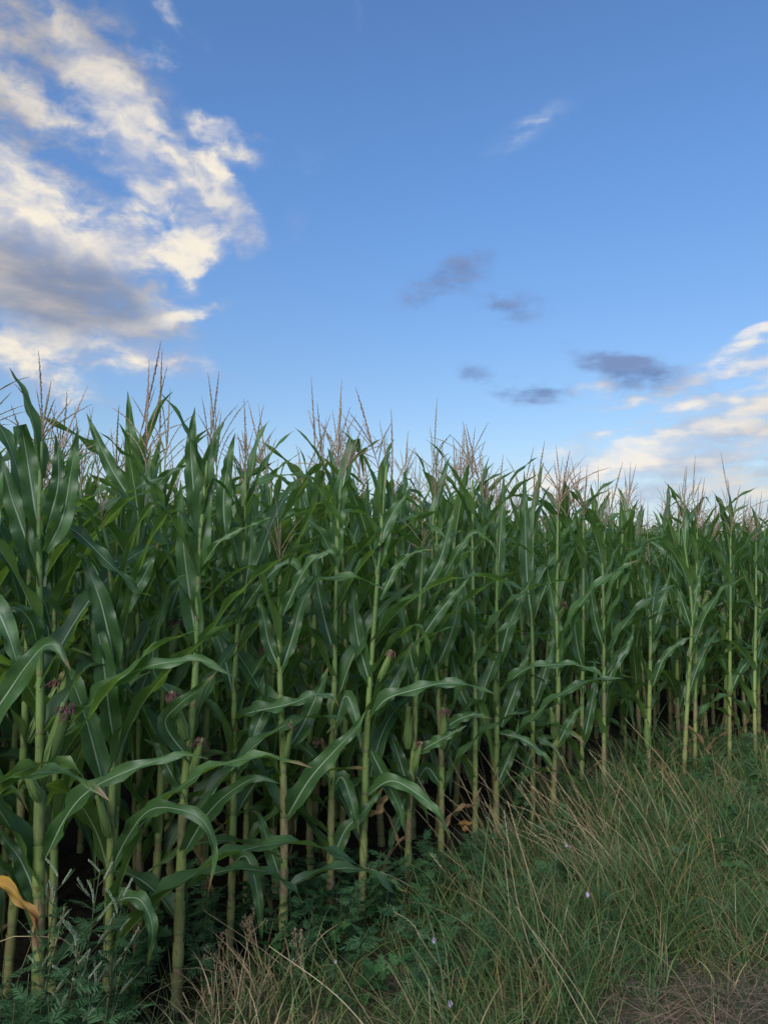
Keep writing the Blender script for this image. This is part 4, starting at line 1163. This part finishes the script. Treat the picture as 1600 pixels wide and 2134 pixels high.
# ------------------------------------------------------------------ weeds
def weed_mat(name, a, c, tf=.25):
    m, b = new_mat(name); rnd, g = rand_of(b); t, u, v = uv_of(b)
    n = b.noise(t.outputs['Object'], 60, 3, .6)
    col = b.mix(rnd, a, c); col = b.mix(b.ramp(n, .4, .65, 0, .4), col, tuple(q * 1.5 for q in a))
    surf(m, b, col, .55, .3, trans=b.mix(1.0, col, (1.6, 1.9, 1), 'MULTIPLY'), tfac=tf); return m
MAT['weed'] = weed_mat('weed_leaf', (.026, .070, .024), (.050, .115, .034))
MAT['mug'] = weed_mat('mugwort_leaf', (.036, .090, .036), (.060, .125, .050))
MAT['spike'] = weed_mat('pale_flower_bud', (.19, .25, .16), (.30, .35, .24))
MAT['weedstem'] = weed_mat('weed_stem', (.06, .085, .035), (.09, .09, .05))
m, b = new_mat('bindweed_petal'); t, u, v = uv_of(b)
surf(m, b, b.mix(b.ramp(v, .2, .9), (.62, .60, .64), (.52, .42, .62)), .5, .2, trans=(.75, .68, .8), tfac=.35); MAT['petal'] = m

def lobed_leaf(seed, L=.06, lobes=3, depth=.55, width=.55):
    """a cut-edged weed leaf lying along +X with a fold on its midrib"""
    r = np.random.default_rng(seed); n = 13
    s = np.linspace(0, 1, n)
    w = L * width * .5 * np.sin(np.pi * np.clip(s, .02, 1) ** .8) * (1 - depth * (.5 + .5 * np.cos(2 * math.pi * lobes * s + r.uniform(-.4, .4))))
    w = np.maximum(w, .0012)
    z = -.22 * L * s ** 2 * r.uniform(.3, 1.5)
    V = np.concatenate([np.stack([s * L, -w, z + w * .3], 1), np.stack([s * L, 0 * s, z], 1), np.stack([s * L, w, z + w * .3], 1)])
    Q = [[i, i + 1, n + i + 1, n + i] for i in range(n - 1)] + [[n + i, n + i + 1, 2 * n + i + 1, 2 * n + i] for i in range(n - 1)]
    uv = np.concatenate([np.stack([np.full(n, u), s], 1) for u in (0, .5, 1)])
    return V, np.array(Q), uv
WLEAF = [make_mesh('leaf', V, Q, MAT['weed'], uv) for V, Q, uv in (lobed_leaf(k, .085, 3, .5, .75) for k in range(5))]
def feather_leaf(seed, L=.07):
    r = np.random.default_rng(seed); acc = Acc()
    for k in range(7):
        f = k / 6; x0 = L * (.15 + .75 * f); LL = L * (.42 - .22 * f)
        for sgn in ((-1, 1) if k < 6 else (0,)):
            V, Q, uv = lobed_leaf(seed * 9 + k, LL if sgn else L * .35, 2, .35, .26)
            a = sgn * r.uniform(.6, .95); c, s = math.cos(a), math.sin(a)
            acc.add(V @ np.array([[c, s, 0], [-s, c, 0], [0, 0, 1]]) + [x0, 0, .01 * f - .02 * f * f], Q, None, uv)
    V, Q, T, uv = tube(np.array([[0, 0, 0], [L * .5, 0, .004], [L, 0, -.006]]), [.0009, .0007, .0004], 3); acc.add(V, Q, T, uv)
    return acc.mesh('leaf', MAT['mug'])
MLEAF = [feather_leaf(k, .075) for k in range(4)]

def weed_plant(x, y, h, seed, label, group):
    r = np.random.default_rng(seed)
    root = thing('weed_plant', (x, y, 0), label, 'weed', group, r.uniform(0, 6.28))
    P = np.array([[0, 0, 0], [r.normal(0, .02), r.normal(0, .02), h * .5], [r.normal(0, .05), r.normal(0, .05), h]])
    C = resample(P, 10); V, Q, T, uv = tube(C, np.linspace(.0028, .0012, 10), 5)
    obj('stem', make_mesh('stem', V, [Q, T], MAT['weedstem'], uv), root)
    n = int(18 + h * 50); fe = seed % 3 != 0
    for k in range(n):
        f = .12 + .88 * k / n; p = [np.interp(f, np.linspace(0, 1, 10), C[:, q]) for q in range(3)]
        M = Matrix.Rotation(k * 2.4 + r.normal(0, .3), 4, 'Z') @ Matrix.Rotation(r.uniform(-.7, .35), 4, 'Y') @ Matrix.Rotation(r.normal(0, .4), 4, 'X')
        sc = r.uniform(.7, 1.25) * (1.1 - .45 * f)
        obj('leaf', MLEAF[k % 4] if fe else WLEAF[k % 5], root, p, M.to_euler(), (sc * (1.1 if fe else .8),) * 3)
WEEDS = [(560, 2040, .20), (600, 2010, .26), (640, 1995, .24), (668, 1975, .28), (700, 1960, .22), (735, 1985, .26), (770, 1955, .25), (800, 1930, .30), (830, 1915, .26), (862, 1945, .30),
                                 (890, 1890, .28), (925, 1880, .30), (960, 1900, .26), (985, 1870, .30), (1010, 1850, .26), (900, 1990, .22), (840, 2010, .20), (760, 2040, .18), (690, 2040, .18), (950, 2040, .2),
                                 (1060, 1840, .24), (1480, 1660, .26), (1540, 1640, .3), (1440, 1690, .24), (1580, 1680, .26), (620, 2060, .18), (1130, 1800, .22), (1380, 1700, .24),
         (1190, 1870, .2), (1090, 1900, .22), (1330, 1790, .24), (1250, 1960, .18), (1420, 1850, .2), (1510, 1760, .22), (1010, 2050, .18), (1130, 2040, .16), (1550, 1850, .18), (1480, 1950, .15),
         (1040, 1950, .22), (1170, 1770, .24), (1570, 1730, .24), (870, 2110, .16), (780, 2100, .16), (1380, 1620, .2), (1290, 1700, .22), (1330, 1655, .26), (1420, 1625, .26), (1500, 1600, .28), (1220, 1700, .24), (1170, 1705, .22), (1560, 1600, .26), (1080, 1745, .24), (250, 2090, .3), (300, 2060, .26), (330, 2010, .3), (420, 2040, .28), (450, 1990, .26), (500, 1960, .3), (540, 1970, .26), (395, 1960, .3), (610, 1930, .3), (650, 1890, .28), (720, 1890, .26), (280, 2130, .24), (440, 2085, .22)]
wb, WEED_LABEL = {}, {}
for i, (px, py, h) in enumerate(WEEDS):
    g0 = ground_at(px, py); wb.setdefault((int(np.argmin(np.abs(HERO_T - g0[0] / g0[1]))), i % 3 != 0), []).append(i)
for (hn, fe), ids in wb.items():
    ids.sort(key=lambda i: -WEEDS[i][1])
    words_ = [''] if len(ids) == 1 else (['nearer ', 'farther '] if len(ids) == 2 else ['nearest '] + (['middle '] if len(ids) == 3 else ['second nearest ', 'third nearest ', 'fourth nearest ', 'fifth nearest ', 'sixth nearest '][:len(ids) - 2]) + ['farthest '])
    for i, w in zip(ids, words_): WEED_LABEL[i] = f'{w}low {"feathery" if fe else "broad-leaved"} weed before {SHORT[hn]}'
for i, (px, py, h) in enumerate(WEEDS):
    g0 = ground_at(px, py)
    weed_plant(g0[0], g0[1], h, 600 + i, WEED_LABEL[i],
               'leafy weeds at the foot of the maize' if i < 20 else 'leafy weeds in the grass along the crop edge')

def spike_mesh(seed, L=.10):
    r = np.random.default_rng(seed); acc = Acc(); n = 22
    C = np.stack([.018 * np.linspace(0, 1, n) ** 2, 0 * np.linspace(0, 1, n), np.linspace(0, L, n)], 1)
    V, Q, T, uv = tube(C, .0008, 3); acc.add(V, Q, T, uv)
    for i in range(n):
        for q in range(3):
            a = r.uniform(0, 6.28); d = np.array([math.cos(a), math.sin(a), r.uniform(.2, .9)]); c = C[i] + d * .0024
            V, Q, T, uv = tube(np.array([c - [0, 0, .003], c, c + [0, 0, .003]]), [.0006, .0012, .0006], 4); acc.add(V, Q, T, uv)
    return acc.mesh('flower_spike', MAT['spike'])
SPIKE = [spike_mesh(k, .04 + .012 * k) for k in range(4)]
def mugwort(x, y, tip, seed, label, spikes=9, leaves=34):
    r = np.random.default_rng(seed)
    root = thing('flowering_weed' if spikes else 'feathery_weed', (x, y, 0), label, 'weed', 'feathery weeds in the bottom left corner')
    P = np.array([[0, 0, 0], [(tip[0] - x) * .3, (tip[1] - y) * .3, tip[2] * .5], [tip[0] - x, tip[1] - y, tip[2]]])
    C = resample(P, 16); V, Q, T, uv = tube(C, np.linspace(.0038, .0012, 16), 6); acc = Acc(); acc.add(V, Q, T, uv)
    at = lambda f: np.array([np.interp(f, np.linspace(0, 1, 16), C[:, q]) for q in range(3)])
    ends = []
    for k in range(spikes):
        f = .45 + .55 * k / max(spikes - 1, 1); p = at(f); a = k * 2.4 + r.normal(0, .3)
        L = (.05 + .10 * (1 - f) * 1.6) if k < spikes - 1 else .005
        d = np.array([math.cos(a) * .8, math.sin(a) * .8, .9]); e = p + d * L
        V, Q, T, uv = tube(np.array([p, p + d * L * .5 + [0, 0, -.004], e]), [.0014, .0011, .0009], 4); acc.add(V, Q, T, uv)
        ends.append((p + d * L * .35, Vector((d[0], d[1], d[2] * 1.3)).to_track_quat('Z', 'Y').to_euler()))
    obj('stem', acc.mesh('stem', MAT['weedstem']), root)
    for k, (e, rot) in enumerate(ends): obj('flower_spike', SPIKE[k % 4], root, e, rot, (r.uniform(.8, 1.15),) * 3)
    for k in range(leaves):
        f = .06 + .80 * k / leaves; M = Matrix.Rotation(k * 2.4 + r.normal(0, .3), 4, 'Z') @ Matrix.Rotation(r.uniform(-.75, .3), 4, 'Y') @ Matrix.Rotation(r.normal(0, .3), 4, 'X')
        obj('leaf', MLEAF[k % 4], root, at(f), M.to_euler(), (r.uniform(.9, 1.5) * (1.15 - .5 * f),) * 3)
for i, (base, tip, lab, sp) in enumerate([
    ((70, 2330), (120, 1828), 'tall weed with pale flower spikes nearest the thick left maize stalk', 10),
    ((150, 2320), (208, 1818), 'tallest pale-flowered weed, leaning towards the low-tasselled maize plant', 10),
    ((215, 2290), (256, 1868), 'slender pale-flowered weed right of the tallest one', 9),
    ((120, 2360), (165, 1960), 'shorter pale-flowered weed in front of the taller ones', 8),
    ((190, 2360), (185, 2040), 'small flowering weed low in the bottom left corner', 6),
    ((-10, 2330), (10, 1985), 'feathery weed without flowers at the left edge', 0), ((40, 2390), (60, 2030), 'feathery leafy weed without flowers below the flowering ones', 0),
    ((110, 2400), (100, 2080), 'dark feathery weed low under the pale flowers', 0), ((-40, 2380), (-20, 2040), 'feathery weed cut off by the bottom left corner', 0),
    ((200, 2400), (225, 2080), 'low feathery weed beside the yellowing grass', 0), ((10, 2420), (30, 2090), 'feathery weed on the bottom edge at far left', 0), ((80, 2290), (70, 2060), 'bushy feathery weed behind the arching grass stalk', 0)]):
    g0 = ground_at(*base)
    mugwort(g0[0], g0[1], at_depth(tip[0], tip[1], g0[1]), 700 + i, lab, sp, 34 if sp else 44)

def dead_weed(px, py, h, seed, label):
    r = np.random.default_rng(seed); g0 = ground_at(px, py)
    root = thing('dead_weed', (g0[0], g0[1], 0), label, 'dead weed')
    acc = Acc(); heads = []
    def grow_(p, d, L, th, lv):
        d = unit(d); m = p + d * L * .5 + r.normal(0, .006, 3); e = p + d * L
        V, Q, T, uv = tube(np.array([p, m, e]), [th, th * .85, th * .7], 4, False); acc.add(V, Q, T, uv)
        if lv == 0: heads.append(e); return
        for k in range(3 if lv > 1 else 5):
            grow_(e if k else m, d + r.normal(0, .42, 3) + [0, 0, .2], L * r.uniform(.40, .62), th * .62, lv - 1)
    grow_(np.zeros(3), np.array([-.25, 0, 1.0]), h * .5, .0022, 3)
    obj('stem', acc.mesh('stem', MAT['straw']), root)
    hd = Acc()
    for e in heads:
        V, Q, T, uv = tube(np.array([e, e + [0, 0, .003], e + [0, 0, .006]]), [.001, .0022, .001], 4); hd.add(V, Q, T, uv)
    obj('seed_head', hd.mesh('seed_head', MAT['hay']), root)
dead_weed(560, 2080, .34, 1, 'dead brown branching weed before the browned-ear maize plant')
dead_weed(500, 2110, .26, 2, 'small dead branching weed beside the pale thick maize stalk')
dead_weed(650, 2100, .28, 3, 'dead pale weed with bare twigs right of the larger dead one')

# bindweed: white-lilac funnels on twining stems in the grass
def funnel():
    n, k = 20, 6; s = np.linspace(0, 1, k); rad = np.array([.0018, .0024, .0040, .0075, .0125, .0165]); a = np.arange(n) * 2 * math.pi / n
    V = np.stack([np.cos(a)[None] * rad[:, None] * (1 + .06 * np.cos(5 * a)[None] * s[:, None] ** 3), np.sin(a)[None] * rad[:, None] * (1 + .06 * np.cos(5 * a)[None] * s[:, None] ** 3),
                  np.broadcast_to((s * .026)[:, None], (k, n)) + .002 * np.cos(5 * a)[None] * (s ** 4)[:, None]], -1).reshape(-1, 3)
    i = np.arange(k - 1)[:, None] * n; j = np.arange(n)[None]; j2 = (j + 1) % n
    Q = np.stack([i + j, i + j2, i + n + j2, i + n + j], -1).reshape(-1, 4)
    uv = np.stack([np.tile(np.arange(n) / n, k), np.repeat(s, n)], 1)
    return make_mesh('flower', V, Q, MAT['petal'], uv)
FUN = funnel()
def arrow_leaf(L=.04):
    V = np.array([(0, 0, 0), (-.35 * L, .34 * L, -.004), (.25 * L, .24 * L, .004), (L, 0, -.006), (.25 * L, -.24 * L, .004), (-.35 * L, -.34 * L, -.004), (.35 * L, 0, 0)])
    return make_mesh('leaf', V, [np.array([[0, 6, 2, 1], [0, 5, 4, 6]]), np.array([[6, 3, 2], [6, 4, 3]])], MAT['weed'], np.tile([.5, .5], (7, 1)))
ARROW = arrow_leaf()
for i, (px, py, z, lab) in enumerate([(936, 2091, .16, 'lilac-white bindweed flower, lowest of those in the grass'), (1222, 1868, .24, 'white bindweed flower among green blades right of the middle'),
                                      (906, 1960, .20, 'lilac bindweed flower at the rim of the dark leafy weeds'), (703, 2004, .17, 'small half-shut bindweed flower below the straight maize plant'),
                                      (1176, 1764, .27, 'small pinkish bindweed flower below the split-eared maize stalk'), (898, 2062, .15, 'closed white bindweed bud left of the lowest flower'), (703, 2074, .12, 'pale bindweed bud lying by the thick slanting straw')]):
    d = pix_dir(px, py); t_ = (z - CAM_H) / d.z; p = np.array([d.x * t_, d.y * t_, z])
    root = thing('bindweed', (p[0] + .02, p[1] + .03, 0), lab, 'bindweed', 'bindweed flowers in the verge')
    o = p - np.array([p[0] + .02, p[1] + .03, 0]); r = np.random.default_rng(i)
    C = resample(np.array([[0, 0, 0], [.025, .01, z * .35], [-.01, .015, z * .7], o]), 16)
    V, Q, T, uv = tube(C, .0009, 4); obj('stem', make_mesh('stem', V, [Q, T], MAT['weedstem'], uv), root)
    face = Vector((r.uniform(-.5, .4), -1, r.uniform(.3, .8)))
    f = obj('flower', FUN, root, o, face.to_track_quat('Z', 'Y').to_euler(), (.42, .58, .7) if i < 3 else ((.30, .36, .6) if i < 5 else (.2, .2, .7)))
    for k in range(4):
        q = C[4 + 3 * k]; obj('leaf', ARROW, root, q, (r.normal(0, .4), r.uniform(-.3, .5), r.uniform(0, 6.28)), (r.uniform(.8, 1.3),) * 3)

# ------------------------------------------------------------------ the power line far off on the right
m, b = new_mat('weathered_wood'); t = b.new('ShaderNodeTexCoord')
surf(m, b, b.mix(b.noise(b.mapping(t.outputs['Object'], scale=(8, 8, 1)), 3, 4, .6), (.10, .075, .055), (.20, .17, .14)), .8, .2); MAT['wood'] = m
m, b = new_mat('wire'); surf(m, b, (.22, .23, .25), .5, .4); MAT['wire'] = m
pl = thing('power_line', (52, 70, 0), 'two faint power wires dropping behind the maize at the right edge', 'power line')
ends = [((52, 70), 12.0), ((152, 420), 9.5)]
for (xy, hh) in ends:
    V, Q, T, uv = tube(np.array([[xy[0] - 52, xy[1] - 70, 0], [xy[0] - 52, xy[1] - 70, hh * .5], [xy[0] - 52, xy[1] - 70, hh]]), [.17, .15, .12], 8)
    obj('pole', make_mesh('pole', V, [Q, T], MAT['wood'], uv), pl)
for zo in (0.0, -.9):
    s = np.linspace(0, 1, 24)
    P = np.stack([s * 100, s * 350, 12 - .25 + zo - 2.5 * s - 4 * 1.2 * s * (1 - s)], 1)
    V, Q, T, uv = tube(P, .03, 4, False); obj('wire', make_mesh('wire', V, Q, MAT['wire'], uv), pl)
